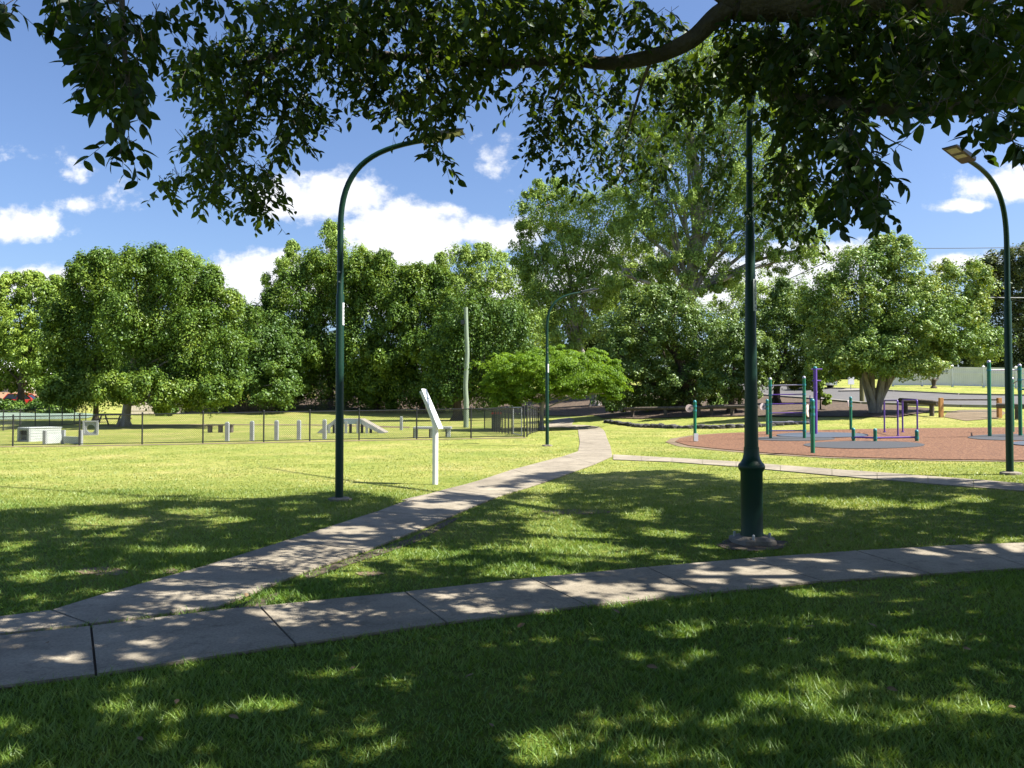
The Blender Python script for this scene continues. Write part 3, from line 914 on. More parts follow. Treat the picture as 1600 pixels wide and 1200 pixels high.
# ------------------------------------------------------------------ chain wire fences
def chain_fence(pts, hgt, label, spacing=2.4, name='chain_wire_fence', posts=None, mesh_step=.09, wire_w=.004, post_r=.03, group=None, bottom=True, mat_=None):
    pts = [Vector(q) for q in pts]
    root = thing(name, pts[0], label, 'fence', group)
    o0 = pts[0].copy()
    mt = mat_ or M['black_metal']
    # post positions
    if posts is None:
        posts = [pts[0]]
        for a, b in zip(pts[:-1], pts[1:]):
            k = max(1, int(round((b - a).length / spacing)))
            for i in range(1, k + 1):
                q = a.lerp(b, i / k); posts.append(q)
    posts = [Vector((q.x, q.y, h(q.x, q.y))) for q in posts]
    for q in posts:
        l = q - o0
        MB().lathe([(post_r, -.15), (post_r, hgt + .02), (post_r * 1.15, hgt + .021), (post_r * 1.15, hgt + .05), (post_r * .5, hgt + .07)], 10, l).build('post', mt, root, smooth=40)
    rail = MB(); low_rail = MB(); wire = MB()
    for a, b in zip(posts[:-1], posts[1:]):
        for zz, r_ in ((hgt - .02, .021),) + (((.06, .015),) if bottom else ()):
            (rail if zz > .5 else low_rail).tube([a - o0 + Vector((0, 0, zz)), b - o0 + Vector((0, 0, zz))], r_, 8)
        d = b - a; L = math.hypot(d.x, d.y)
        ux = Vector((d.x, d.y, d.z)) / L
        nrm = Vector((-d.y, d.x, 0)).normalized() * .028
        H = hgt - .1
        t = -H
        while t < L:
            for sgn in (1, -1):
                # from (t,0) to (t+H,H), clipped to 0..L
                s0, s1 = max(0, -t), min(H, L - t)
                if s1 - s0 > .03:
                    if sgn > 0: x0, z0, x1, z1 = t + s0, s0, t + s1, s1
                    else: x0, z0, x1, z1 = t + s0, H - s0, t + s1, H - s1
                    A = a - o0 + ux * x0 + Vector((0, 0, z0 + .07)) + nrm; B = a - o0 + ux * x1 + Vector((0, 0, z1 + .07)) + nrm
                    dd = (B - A).normalized(); sd = dd.cross(nrm.normalized()) * wire_w
                    wire.add([A - sd, B - sd, B + sd, A + sd], [(0, 1, 2, 3)])
            t += mesh_step
    rail.build('rail', mt, root)
    if bottom: low_rail.build('rail', mt, root)
    me = bpy.data.meshes.new('wire_mesh'); me.from_pydata(wire.v, [], wire.f); me.update()
    link('wire_mesh', me, M['wire'], root)
    return root


FP = [(-90, 699.5), (20, 697.5), (124, 696), (222, 694.5), (317, 693), (412, 691), (484, 689.5), (561, 688), (651, 686.5), (736, 685), (819, 683.5)]
fpw = [gnd(*q) for q in FP]
chain_fence([fpw[0], fpw[-1]], 1.2, "black chain wire fence along the front of the dog park", posts=fpw, wire_w=.0035, mesh_step=.075)
c0 = fpw[-1]
c1 = gnd(846, 661)
chain_fence([c0 + Vector((.12, .4, 0)), c1], 1.25, "black chain wire fence running back beside the path from the dog park corner", spacing=3.0, mesh_step=.1, wire_w=.005)
e0, e1, e2 = gnd(757, 671), gnd(769, 673), gnd(800, 679)
chain_fence([e0, e1, e2], 1.2, "short black chain wire pen fence round the dog park gate", spacing=1.6, mesh_step=.1, wire_w=.006)
chain_fence([gnd(-90, 677), gnd(5, 673), gnd(31, 670), gnd(77, 666), gnd(134, 662)], 1.2, "black chain wire fence crossing the far left of the dog park", posts=[gnd(-60, 675), gnd(-25, 674), gnd(5, 673), gnd(31, 670.5), gnd(55, 668.5), gnd(77, 666.5), gnd(97, 665), gnd(116, 663.6), gnd(134, 662.4)], mesh_step=.13, wire_w=.005)
chain_fence([gnd(425, 643), gnd(560, 642), gnd(755, 643)], 1.2, "black chain wire fence at the back of the dog park below the mulch bank", spacing=4.5, mesh_step=.25, wire_w=.01)

# gate in the pen
ga, gb = gnd(802, 679.5), gnd(815, 682)
gt = thing('pen_gate', ga, "narrow black chain wire gate at the dog park corner", 'gate')
d = gb - ga
MB().tube([(0, 0, .05), (0, 0, 1.18), tuple(Vector((d.x, d.y, d.z + 1.18))), tuple(Vector((d.x, d.y, d.z + .05))), (0, 0, .05)], .02, 8).build('gate_frame', M['galv'], gt)
wm = MB()
for i in range(1, 14):
    t = i / 14
    wm.bar(d * t + Vector((0, 0, .07)), d * t + Vector((0, 0, 1.16)), .006, .006, (0, 1, 0))
wm.build('wire_mesh', M['wire'], gt)

# red lidded bin
p = gnd(776, 673)
b_ = thing('wheelie_bin', p, "dark green wheelie bin with a red lid inside the dog park pen", 'bin')
MB().add([(-.22, -.24, .08), (.22, -.24, .08), (.22, .24, .08), (-.22, .24, .08), (-.28, -.32, .95), (.28, -.32, .95), (.28, .32, .95), (-.28, .32, .95)],
         [(0, 3, 2, 1), (4, 5, 6, 7), (0, 1, 5, 4), (1, 2, 6, 5), (2, 3, 7, 6), (3, 0, 4, 7)]).build('body', M['bin_green'], b_, bevel=.02)
MB().prism([(-.31, .952), (.31, .952), (.31, 1.0), (.24, 1.07), (-.24, 1.07), (-.31, 1.0)], -.35, .35).build('lid', M['bin_red'], b_, bevel=.015)
for s_ in (-1, 1):
    w_ = MB().tube([(s_ * .21, .26, .1), (s_ * .27, .26, .1)], .1, 16).build('wheel', M['tyre'], b_, smooth=40)

# ------------------------------------------------------------------ dog agility gear
def pxm(Y): return Y / FPX


# tunnel box
p = gnd(37, 690)
k = pxm(p.y)
tb = thing('tunnel_box', p, "pale grey dog agility tunnel box with a square dark opening", 'dog tunnel', None, R(-34))
W, H, D = 31 * k / .83, 21 * k, 26 * k / .56
fr = MB()
fr.box((-W / 2 + .09, 0, H / 2), (.18, .07, H)); fr.box((W / 2 - .09, 0, H / 2), (.18, .07, H))
fr.box((0, 0, H - .05), (W - .365, .07, .1)); fr.box((0, 0, .04), (W - .365, .07, .08))
fr.build('front_frame', M['grey_plastic'], tb, bevel=.008)
sd = MB()
for i in range(5):
    z0 = H * i / 5
    sd.box((W / 2 - .03, D / 2 + .04, z0 + H / 10), (.05, D, H / 5 - .012)); sd.box((-W / 2 + .03, D / 2 + .04, z0 + H / 10), (.05, D, H / 5 - .012))
sd.build('side_boards', M['pale_plastic'], tb)
MB().box((0, D / 2 + .06, H / 2), (W - .14, D - .1, H - .12)).build('tunnel_shade', M['inside'], tb)  # solid near-black block painting the shade behind the opening
for i in range(3):
    MB().box((0, -.0, .09 + .07 + i * .06), (W - .37, .02, .014)).build('slat', M['grey_plastic'], tb)
MB().box((0, D / 2 + .03, H + .012), (W + .04, D + .06, .03)).build('top_board', M['pale_plastic'], tb)

# hurdles
hp = [(70, 694.5, 22), (99, 693, 21), (126, 695, 23)]
hr = thing('hurdle', gnd(99, 693.5), "low double hurdle of pale panels between three grey posts", 'hurdle')
o0 = hr.location
ws = []
for (px, py, hh) in hp:
    q = gnd(px, py); ws.append(q)
    MB().box(q - o0 + Vector((0, 0, hh * pxm(q.y) / 2)), (.13, .13, hh * pxm(q.y))).build('post', M['grey_plastic'], hr, bevel=.012)
for a, b, z1, m_ in ((ws[0], ws[1], .36, 'pale_plastic'), (ws[1], ws[2], .28, 'pale_plastic')):
    a, b = a - o0, b - o0
    dd = (b - a).normalized() * .08
    MB().bar(a + dd + Vector((0, 0, z1 / 2 + .03)), b - dd + Vector((0, 0, z1 / 2 + .03)), .05, z1).build('panel', M[m_], hr)

# hoop board
p = gnd(142, 680)
k = pxm(p.y)
hb = thing('hoop_board', p, "square grey agility board with a round jump-through hole", 'agility hoop', None, R(6))
S, rad = 22 * k, 6.3 * k
n = 28
mb = MB()
vs, fs = [], []
for y in (-.04, .04):
    for i in range(n):
        t = 2 * math.pi * i / n
        c, s_ = math.cos(t), math.sin(t)
        q = S / 2 / max(abs(c), abs(s_))
        vs.append((c * q, y, S / 2 + s_ * q)); vs.append((c * rad, y, S / 2 - .02 + s_ * rad))
m2 = 2 * n
for i in range(n):
    j = (i + 1) % n
    fs += [(2 * i, 2 * j, 2 * j + 1, 2 * i + 1), (m2 + 2 * i, m2 + 2 * i + 1, m2 + 2 * j + 1, m2 + 2 * j), (2 * i + 1, 2 * j + 1, m2 + 2 * j + 1, m2 + 2 * i + 1), (2 * i, m2 + 2 * i, m2 + 2 * j, 2 * j)]
mb.add(vs, fs).build('board', M['grey_plastic'], hb)
fr = MB()
for s_ in (-1, 1): fr.box((s_ * (S / 2 - .03), -.06, S / 2), (.09, .05, S + .06))
fr.box((0, -.06, S - .01), (S - .16, .05, .08)); fr.box((0, -.06, .04), (S - .16, .05, .08))
fr.build('frame', M['grey_plastic'], hb)

# weave posts
wl = ["left-end weave post, near the small dark bench", "second weave post from the small dark bench", "middle weave post of the row of five", "fourth weave post, between bench and ramp", "weave post standing right at the foot of the dog ramp"]
for (px, top, base), lb in zip([(355, 660, 689), (393.7, 658.5, 689), (432, 657.5, 688), (467, 657, 687), (507, 656, 686.5)], wl):
    p = gnd(px, base); k = pxm(p.y); H = (base - top) * k
    w = thing('weave_post', p, "square grey " + lb, 'agility post', 'row of weave posts in the dog park')
    MB().box((0, 0, H / 2 - .06), (.15, .15, H + .08)).build('post', M['grey_plastic'], w, bevel=.012)
    MB().box((0, 0, H - .005), (.11, .11, .05)).build('cap', M['shaded_plastic'] if px > 600 else M['pale_plastic'], w, bevel=.01)
p = gnd(627, 672)
w = thing('marker_post', p, "lone round-edged grey post right of the dog ramp", 'post')
MB().box((0, 0, .36), (.17, .17, .8)).build('post', M['grey_plastic'], w, bevel=.03)
MB().box((0, 0, .78), (.12, .12, .05)).build('cap', M['pale_plastic'], w, bevel=.015)

# ramp
p = gnd(552, 677)
k = pxm(p.y)
rp = thing('dog_ramp', p, "grey dog agility walk with a flat top and a sandy ramp at each end", 'dog ramp')
H = 22.5 * k
xl0, xl1, xr0, xr1 = -57 * k, -27 * k, 11 * k, 50 * k
Dp = 1.2
MB().prism([(xl1, H), (xr0, H), (xr0, H - .07), (xl1, H - .07)], 0, Dp).build('platform', M['ramp_top'], rp)
for y0 in (-.03, Dp + .0):
    MB().prism([(xl1 - .05, H - .02), (xr0 + .05, H - .02), (xr0 + .05, H - .27), (xl1 - .05, H - .27)], y0 - .03, y0).build('side_board', M['blue_grey'], rp)
MB().prism([(xr0 + .02, H), (xr1, .03), (xr1 - .10, .0), (xr0 + .02, H - .10)], 0, Dp).build('ramp', M['ramp_top'], rp)
MB().prism([(xl1 - .02, H), (xl1 - .02, H - .10), (xl0 + .1, 0), (xl0, .03)], 0, Dp).build('ramp', M['ramp_top'], rp)
for (xa, za, xb, zb) in ((xr0 + .07, H - .03, xr1 - .06, .02), (xl1 - .07, H - .03, xl0 + .06, .02)):
    MB().prism([(xa, za), (xb, zb), (xb - (.2 if xb > 0 else -.2), -.02), (xa, za - .25)], -.06, -.01).build('side_board', M['grey_plastic'], rp)
for x in (xl1 + .02, (xl1 + xr0) / 2 - .1, xr0 - .12, xr0 + .35, xl1 - .35):
    hh = H - .1 if xl1 <= x <= xr0 else H * .55
    for y0 in (-.08, Dp - .1):
        MB().box((x, y0, hh / 2 - .02), (.13, .06 if y0 < 0 else .12, hh)).build('leg', M['grey_plastic'] if y0 < 0 else M['shaded_plastic'], rp)  # far legs coloured darker, painting the shade under the walk

# table / bench at right
p = gnd(675, 684)
k = pxm(p.y)
tbl = thing('agility_table', p, "long low grey bench on three legs behind the front fence", 'bench')
MB().box((0, .3, 14 * k + .03), (59 * k, .75, .09)).build('top', M['grey_plastic'], tbl, bevel=.012)
for x in (-25 * k, 0, 26 * k):
    MB().box((x, .04, 7 * k - .01), (.14, .14, 14 * k)).build('leg', M['pale_plastic'], tbl)
    MB().box((x - .1, .5, 7 * k - .01), (.14, .14, 14 * k)).build('leg', M['shaded_plastic'], tbl)  # rear legs painted dark for the shade beneath the top
# small bench
p = gnd(343, 676)
k = pxm(p.y)
sb = thing('low_bench', p, "small dark backless bench beside the worn track", 'bench')
MB().box((0, .15, 12 * k), (40 * k, .45, .07)).build('seat', M['log'], sb)
for x in (-16.5 * k, 0, 16.5 * k): MB().box((x, .15, 6 * k - .03), (.15, .3, 12 * k)).build('leg', M['log'], sb)
# picnic table
p = gnd(176, 665)
pt = thing('picnic_table', p, "dark picnic table with benches beside the spreading tree trunk", 'picnic table')
MB().box((0, 0, .74), (1.7, .75, .06)).build('tabletop', M['log'], pt)
for y in (-.65, .65): MB().box((0, y, .44), (1.7, .28, .05)).build('seat', M['log'], pt)
for x in (-.6, .6):
    MB().bar((x, -.7, .0), (x, -.2, .71), .08, .06, (1, 0, 0)).bar((x, .7, .0), (x, .2, .71), .08, .06, (1, 0, 0)).build('leg', M['log'], pt)
# wood pole
p = gnd(728, 668)
k = pxm(p.y)
up = thing('timber_pole', p, "tall weathered greenish timber pole without wires in the dog park", 'pole')
H = 188 * k
MB().tube(smooth_path([(0, 0, -.2), (.02, 0, H * .2), (-.03, 0, H * .35), (.07, .02, H * .6), (.02, 0, H * .8), (-.02, 0, H)], 5), [.165 - .0017 * i for i in range(26)], 14).build('shaft', M['pole_wood'], up, smooth=50)
fl = MB().box((-.22, -.05, H - .95), (.22, .2, .26)); fl.box((-.1, 0, H - 1.12), (.28, .05, .05)); fl.build('floodlight', M['lamp_dark'], up, bevel=.02)

# ------------------------------------------------------------------ fitness equipment
def play_post(root, l, hgt, r_=.05, clamps=(), mat_='play_green', capm='play_silver'):
    l = Vector(l)
    MB().lathe([(r_, -.1), (r_, hgt - .04)], 16, l).build('post', M[mat_], root, smooth=40)
    MB().lathe([(r_ * 1.06, hgt - .045), (r_ * 1.06, hgt - .015), (r_ * .8, hgt + .02), (r_ * .3, hgt + .035)], 16, l).build('cap', M[capm], root, smooth=50)
    for z in clamps:
        MB().lathe([(r_ * 1.18, z - .035), (r_ * 1.18, z + .035)], 16, l).build('clamp', M['play_teal'], root, smooth=40)


# ladder
pa, pb = gnd(1204, 686.5), gnd(1257, 686.5)
ld = thing('fitness_ladder', pa, "tall green climbing ladder with six bars on the wood chips", 'fitness equipment')
k = pxm(pa.y)
bars = [(686.5 - y) * k for y in (602.5, 617, 631.5, 645.5, 659.5, 673)]
play_post(ld, (0, 0, 0), 95 * k, .055, bars)
dd = pb - pa
play_post(ld, dd, 96 * k, .055, bars)
for i, z in enumerate(bars):
    MB().tube([(0, 0, z), (dd.x, dd.y, dd.z + z)], .021, 10).build('rung', M['play_silver'] if i in (0, 4) else M['play_purple'], ld, smooth=40)
# tall T post
p = gnd(1274.5, 680)
k = pxm(p.y)
tp = thing('chin_up_post', p, "tallest purple post with short crossbars and a teal cap", 'fitness equipment')
play_post(tp, (0, 0, 0), 106 * k, .07, (), 'play_purple', 'play_teal')
for z, w in ((103 * k, 17 * k), (85 * k, 14 * k)):
    MB().tube([(-w * .35, 0, z), (w * .65, 0, z)], .026, 10).build('crossbar', M['play_purple'], tp, smooth=40)
MB().tube([(-.17, .1, -.05), (-.17, .1, 62 * k)], .018, 8).build('side_rod', M['play_purple'], tp, smooth=40)

# instruction posts with round discs
def info_post(px, base, top, dx, dy, rad, face, label, panel=False):
    p = gnd(px, base); k = pxm(p.y); H = (base - top) * k
    r_ = thing('instruction_post', p, label, 'sign post', 'green instruction posts around the wood chip bed')
    zc = (base - dy) * k
    play_post(r_, (0, 0, 0), H, .055, (zc + rad * k * .55, zc - rad * k * .55), 'play_green', 'play_teal')
    a = R(face)
    ax = Vector((math.sin(a), -math.cos(a), 0))
    c = Vector((dx * k, 0, zc))
    ds = MB().tube([c - ax * .015, c + ax * .015], rad * k, 24).build('disc', M['disc'], r_, smooth=40)
    MB().tube([c - ax * .02, c + ax * .024], rad * k * .30, 14).build('disc_centre', M['disc_hub'], ds, smooth=40)
    MB().bar(c + Vector((0, 0, .06)), (0, 0, zc + .06), .03, .02).bar(c - Vector((0, 0, .06)), (0, 0, zc - .06), .03, .02).build('bracket', M['play_teal'], r_)
    if panel:
        MB().box((.02, -.075, 8 * k), (6.5 * k, .02, 12 * k)).build('notice', M['panel_white'], r_)
    return r_


info_post(1086, 691, 627, -8.5, 638, 6.2, 0, "green post with a pink disc and white notice at the left tip of the chips", True)
info_post(1199, 680, 625, -6.5, 635.5, 5.5, 10, "green post with a small disc just left of the climbing ladder")
info_post(1270, 709.5, 625, -6.0, 642, 10, 48, "nearest green post holding a large pinkish disc, right of the ladder")
info_post(1329.5, 672.5, 621, -3.5, 631, 6, 62, "green post with a narrow edge-on disc, behind the low beam")

# low beam
bp = [(1333.5, 690, 670), (1367.5, 691.5, 671), (1432.5, 690.5, 673)]
bmr = thing('balance_beam', gnd(1367.5, 691.5), "low purple balance rail on three short green posts", 'fitness equipment')
o0 = bmr.location.copy()
pts = []
for (px, b_, t_) in bp:
    q = gnd(px, b_); k = pxm(q.y); pts.append(q - o0)
    play_post(bmr, q - o0, (b_ - t_) * k, .055, ((b_ - 684) * k,), 'play_green', 'play_teal')
for a, b in zip(pts[:-1], pts[1:]):
    MB().tube([a + Vector((0, 0, .15)), b + Vector((0, 0, .15))], .03, 10).build('rail', M['play_purple'], bmr, smooth=40)

# parallel bars
def hoop(p1, p2, top, label):
    a, b = gnd(*p1), gnd(*p2)
    root = thing('dip_bar', a, label, 'fitness equipment', 'pair of purple parallel bars')
    zt = (p1[1] - top) * pxm(a.y)
    d = b - a
    r0 = .14
    dn = Vector((d.x, d.y, 0)).normalized()
    B = Vector((d.x, d.y, zt))
    path = [(0, 0, -.1), (0, 0, zt * .5)] + bez((0, 0, zt - r0), (0, 0, zt), (0, 0, zt), dn * r0 + Vector((0, 0, zt)), 5) + bez(B - dn * r0, B, B, B - Vector((0, 0, r0)), 5) + [Vector((d.x, d.y, zt * .5)), Vector((d.x, d.y, d.z - .1))]
    MB().tube(path, .03, 12).build('hoop', M['play_purple'], root, smooth=50)
    for q in (Vector((0, 0, 0)), Vector((d.x, d.y, d.z))):
        MB().lathe([(.06, -.02), (.06, .055), (.035, .06)], 12, q).build('foot', M['play_purple'], root, smooth=40)


hoop((1382, 676.5), (1403, 682), 626, "left purple hoop of the parallel bars near the fig trunk")
hoop((1410.5, 676.5), (1433.5, 681), 625.5, "right purple hoop of the parallel bars near the log rail")

# pull-up frame at right
p1, p2 = gnd(1546.5, 683.5), gnd(1594.5, 682.5)
pf = thing('pull_up_frame', p1, "green pull-up frame with pale bars behind the right lamp post", 'fitness equipment')
k = pxm(p1.y)
d = p2 - p1
zb = 105 * k
play_post(pf, (0, 0, 0), 119 * k, .06, (zb,))
play_post(pf, d, 112 * k, .06, (zb, 89 * k, 74 * k))
MB().tube([(0, 0, zb), (d.x, d.y, d.z + zb - .02)], .022, 10).build('pull_up_bar', M['play_silver'], pf, smooth=40)
p3 = gnd(1582.5, 676) - p1
play_post(pf, p3, 92 * k, .055, (82 * k,))
p4 = gnd(1650, 683) - p1
play_post(pf, p4, 100 * k, .06, (89 * k,))
MB().tube([p3 + Vector((0, 0, 82 * k)), d + Vector((0, 0, 89 * k))], .02, 8).build('pull_up_bar', M['play_purple'], pf, smooth=40)
MB().tube([d + Vector((0, 0, 89 * k)), p4 + Vector((0, 0, 89 * k))], .02, 8).build('pull_up_bar', M['play_silver'], pf, smooth=40)
MB().tube([d + Vector((0, 0, 74 * k)), p4 + Vector((0, 0, 74 * k))], .03, 8).build('pull_up_bar', M['play_green'], pf, smooth=40)

# ------------------------------------------------------------------ stone edging and logs
def stone_wall():
    rr = random.Random(9)
    a = [(946, 659.5), (985, 665), (1050, 669.5), (1120, 670), (1180, 667.5), (1230, 664), (1268, 662)]
    ws = [gnd(*q) for q in a]
    root = thing('stone_edging', ws[2], "low curved edging of dark rough stones along the lawn terrace", 'stone wall')
    mb = MB()
    for p, q in zip(ws[:-1], ws[1:]):
        L = (q - p).length; t = 0
        while t < L:
            s = rr.uniform(.28, .5)
            c = p.lerp(q, min(1, (t + s / 2) / L)); c.z = h(c.x, c.y) + .07 + rr.uniform(-.03, .03)
            n0 = len(mb.v)
            bm = bmesh.new(); bmesh.ops.create_icosphere(bm, subdivisions=2, radius=1.0)
            sx, sy, sz = s * .60, .24, rr.uniform(.11, .17)
            sd = rr.uniform(0, 9)
            ang = rr.uniform(-.3, .3)
            vs = []
            for v in bm.verts:
                co = v.co.copy()
                f = 1 + .16 * math.sin(co.x * 4 + sd) * math.cos(co.z * 5 + sd * 2) + .1 * math.sin(co.y * 7 + sd)
                co = Vector((max(-.82, min(.82, co.x)), max(-.85, min(.85, co.y)), max(-.8, min(.75, co.z)))) * f
                co = Vector((co.x * sx, co.y * sy, co.z * sz)); co.rotate(Matrix.Rotation(ang, 3, 'Z'))
                vs.append(co + c - root.location)
            mb.add(vs, [tuple(v.index for v in f.verts) for f in bm.faces]); bm.free()
            t += s
    mb.build('stones', M['stone'], root, smooth=35)


stone_wall()


def log_rail(posts, z0, rad, label, name='log_rail', m_='log', pm='log', pr=.11, extra=0.4):
    ps = [gnd(*q) for q in posts]
    root = thing(name, ps[0], label, 'log barrier')
    o0 = ps[0].copy()
    for q in ps:
        MB().tube([q - o0 + Vector((0, 0, -.1)), q - o0 + Vector((0, 0, z0))], pr, 10).build('post', M[pm], root, smooth=40)
    a, b = ps[0] - o0, ps[-1] - o0
    d = (b - a).normalized() * extra
    pts = [a - d + Vector((0, 0, z0 + rad * .7))] + [q - o0 + Vector((0, 0, z0 + rad * .7)) for q in ps] + [b + d + Vector((0, 0, z0 + rad * .6))]
    MB().tube(pts, [rad * 1.0] * (len(pts) - 1) + [rad * .8], 12).build('log', M[m_], root, smooth=40)


log_rail([(988, 652), (1040, 651.5), (1092, 651)], .45, .11, "low dark log rail in the shade left of the round-leaved bush", extra=.6)
log_rail([(1112, 650), (1144, 650), (1176, 650)], .45, .11, "low dark log rail in the shade behind the near lamp post", extra=.4)
log_rail([(1415, 646), (1456, 650)], .56, .13, "sloping old log rail beside the many-stemmed tree", extra=.45)
log_rail([(1590, 655), (1640, 657)], .5, .12, "old log rail right of the orange post opening", extra=.9)
ps = [gnd(1470.5, 652), gnd(1561.5, 653)]
og = thing('timber_gateway', ps[0], "two orange timber posts joined by thin rails beside the road", 'barrier')
d = ps[1] - ps[0]
for q in (Vector(), d):
    MB().box(q + Vector((0, 0, .42)), (.17, .17, 1.02)).build('post', M['orange_wood'], og, bevel=.015)
MB().tube([(.09, 0, .84), (d.x - .09, d.y, d.z + .84)], .035, 8).build('rail', M['log'], og)
MB().tube([(.09, 0, .30), (d.x - .09, d.y, d.z + .30)], .014, 6).build('rail', M['galv'], og)

# ------------------------------------------------------------------ white boundary fence, houses, cars, pole
def white_fence():
    a, b = gnd(1395, 603.5), gnd(1640, 608.5)
    root = thing('boundary_fence', a, "tall white panel fence with square capped posts across the road", 'fence')
    d = b - a; L = math.hypot(d.x, d.y)
    H = 1.75
    n = int(L / 2.2)
    for i in range(n + 1):
        q = d * (i / n); z = h(a.x + q.x, a.y + q.y) - a.z
        MB().box((q.x, q.y, z + H / 2), (.15, .15, H + .06)).build('post', M['picket'], root)
        MB().add([(q.x - .11, q.y - .11, z + H + .03), (q.x + .11, q.y - .11, z + H + .03), (q.x + .11, q.y + .11, z + H + .03), (q.x - .11, q.y + .11, z + H + .03), (q.x, q.y, z + H + .14)],
                 [(0, 3, 2, 1), (0, 1, 4), (1, 2, 4), (2, 3, 4), (3, 0, 4)]).build('post_cap', M['picket'], root)
        if i < n:
            q2 = d * ((i + 1) / n); z2 = h(a.x + q2.x, a.y + q2.y) - a.z
            mb = MB()
            A = Vector((q.x, q.y, z)); B = Vector((q2.x, q2.y, z2))
            nb = 14
            for j in range(nb):
                t = (j + .5) / nb * .92 + .04
                c = A.lerp(B, t)
                mb.bar(A.lerp(B, (j) / nb * .92 + .04) + Vector((0, 0, H / 2)), A.lerp(B, (j + 1) / nb * .92 + .038) + Vector((0, 0, H / 2)), .03, H - .15)
            for zz in (.14, H * .68, H - .1):
                mb.bar(A + Vector((0, -.03, zz)), B + Vector((0, -.03, zz)), .05, .12)
            mb.build('panel', M['picket'], root)
    return root


white_fence()
# garden ornament by the fence
p = gnd(1459, 606.5)
hy = thing('garden_ornament', p, "small dark garden ornament with two raised arms before the white fence", 'ornament')
MB().lathe([(.28, 0), (.24, .1), (.14, .2), (.18, .5), (.24, .72), (.1, .85)], 14).build('body', M['bark_dark'], hy, smooth=40)
for s_ in (-1, 1): MB().tube([(s_ * .1, 0, .6), (s_ * .36, 0, .8), (s_ * .42, 0, 1.15)], [.1, .09, .12], 10).build('arm', M['bark_grey'], hy, smooth=50)

# letterbox sign
p = gnd(1329.5, 611)
k = pxm(p.y)
lb = thing('sign_board', p, "white board on a thin post on the driveway kerb across the road", 'sign')
MB().tube([(0, 0, -.1), (0, 0, 15 * k)], .035, 8).build('post', M['galv'], lb)
MB().box((0, -.05, 16 * k), (9.5 * k, .05, 11.5 * k)).build('board', M['white'], lb, bevel=.01)

# power pole and cables
p = gnd(1347, 629)
k = pxm(p.y)
pp = thing('power_pole', p, "tall olive timber power pole behind the many-stemmed tree", 'power pole')
H = 246 * k
MB().tube([(0, 0, -.2), (0, 0, H)], [.16, .11], 14).build('shaft', M['pole_olive'], pp, smooth=40)
MB().box((0, -.14, H - .45), (1.9, .1, .12)).build('crossarm', M['pole_olive'], pp)
for x in (-.8, -.3, .3, .8):
    MB().lathe([(.03, H - .39), (.05, H - .33), (.03, H - .28), (.05, H - .22), (.02, H - .18)], 8, (x, -.14, 0)).build('insulator', M['insul'], pp)


def cable(a, b, sag, rad, m_, label, seg=24):
    a, b = Vector(a), Vector(b)
    pts = []
    for i in range(seg + 1):
        t = i / seg
        q = a.lerp(b, t); q.z -= sag * 4 * t * (1 - t); pts.append(q)
    mb = MB().tube(pts, rad, 6)
    o = mb.build('overhead_cable', M[m_])
    tag(o, label, 'cable', None)
    return o


top = p + Vector((.3, -.14, H - .18))
cable(top, at(2100, 362, 50), .35, .022, 'cable', "thin black overhead cable, highest of those at the right")
cable(p + Vector((.1, 0, H - 3.4)), at(2000, 462, 46), .15, .028, 'cable_pale', "pale lower overhead cable crossing the dark right-hand tree")
cable(p + Vector((.1, 0, H - 2.0)), at(1900, 515, 36), .1, .016, 'cable', "thin overhead cable slanting down to the right below the highest one")
cable(p + Vector((-.3, -.14, H - .18)), at(900, 560, 130), .8, .03, 'cable', "thin overhead cable running left behind the tall gum tree")


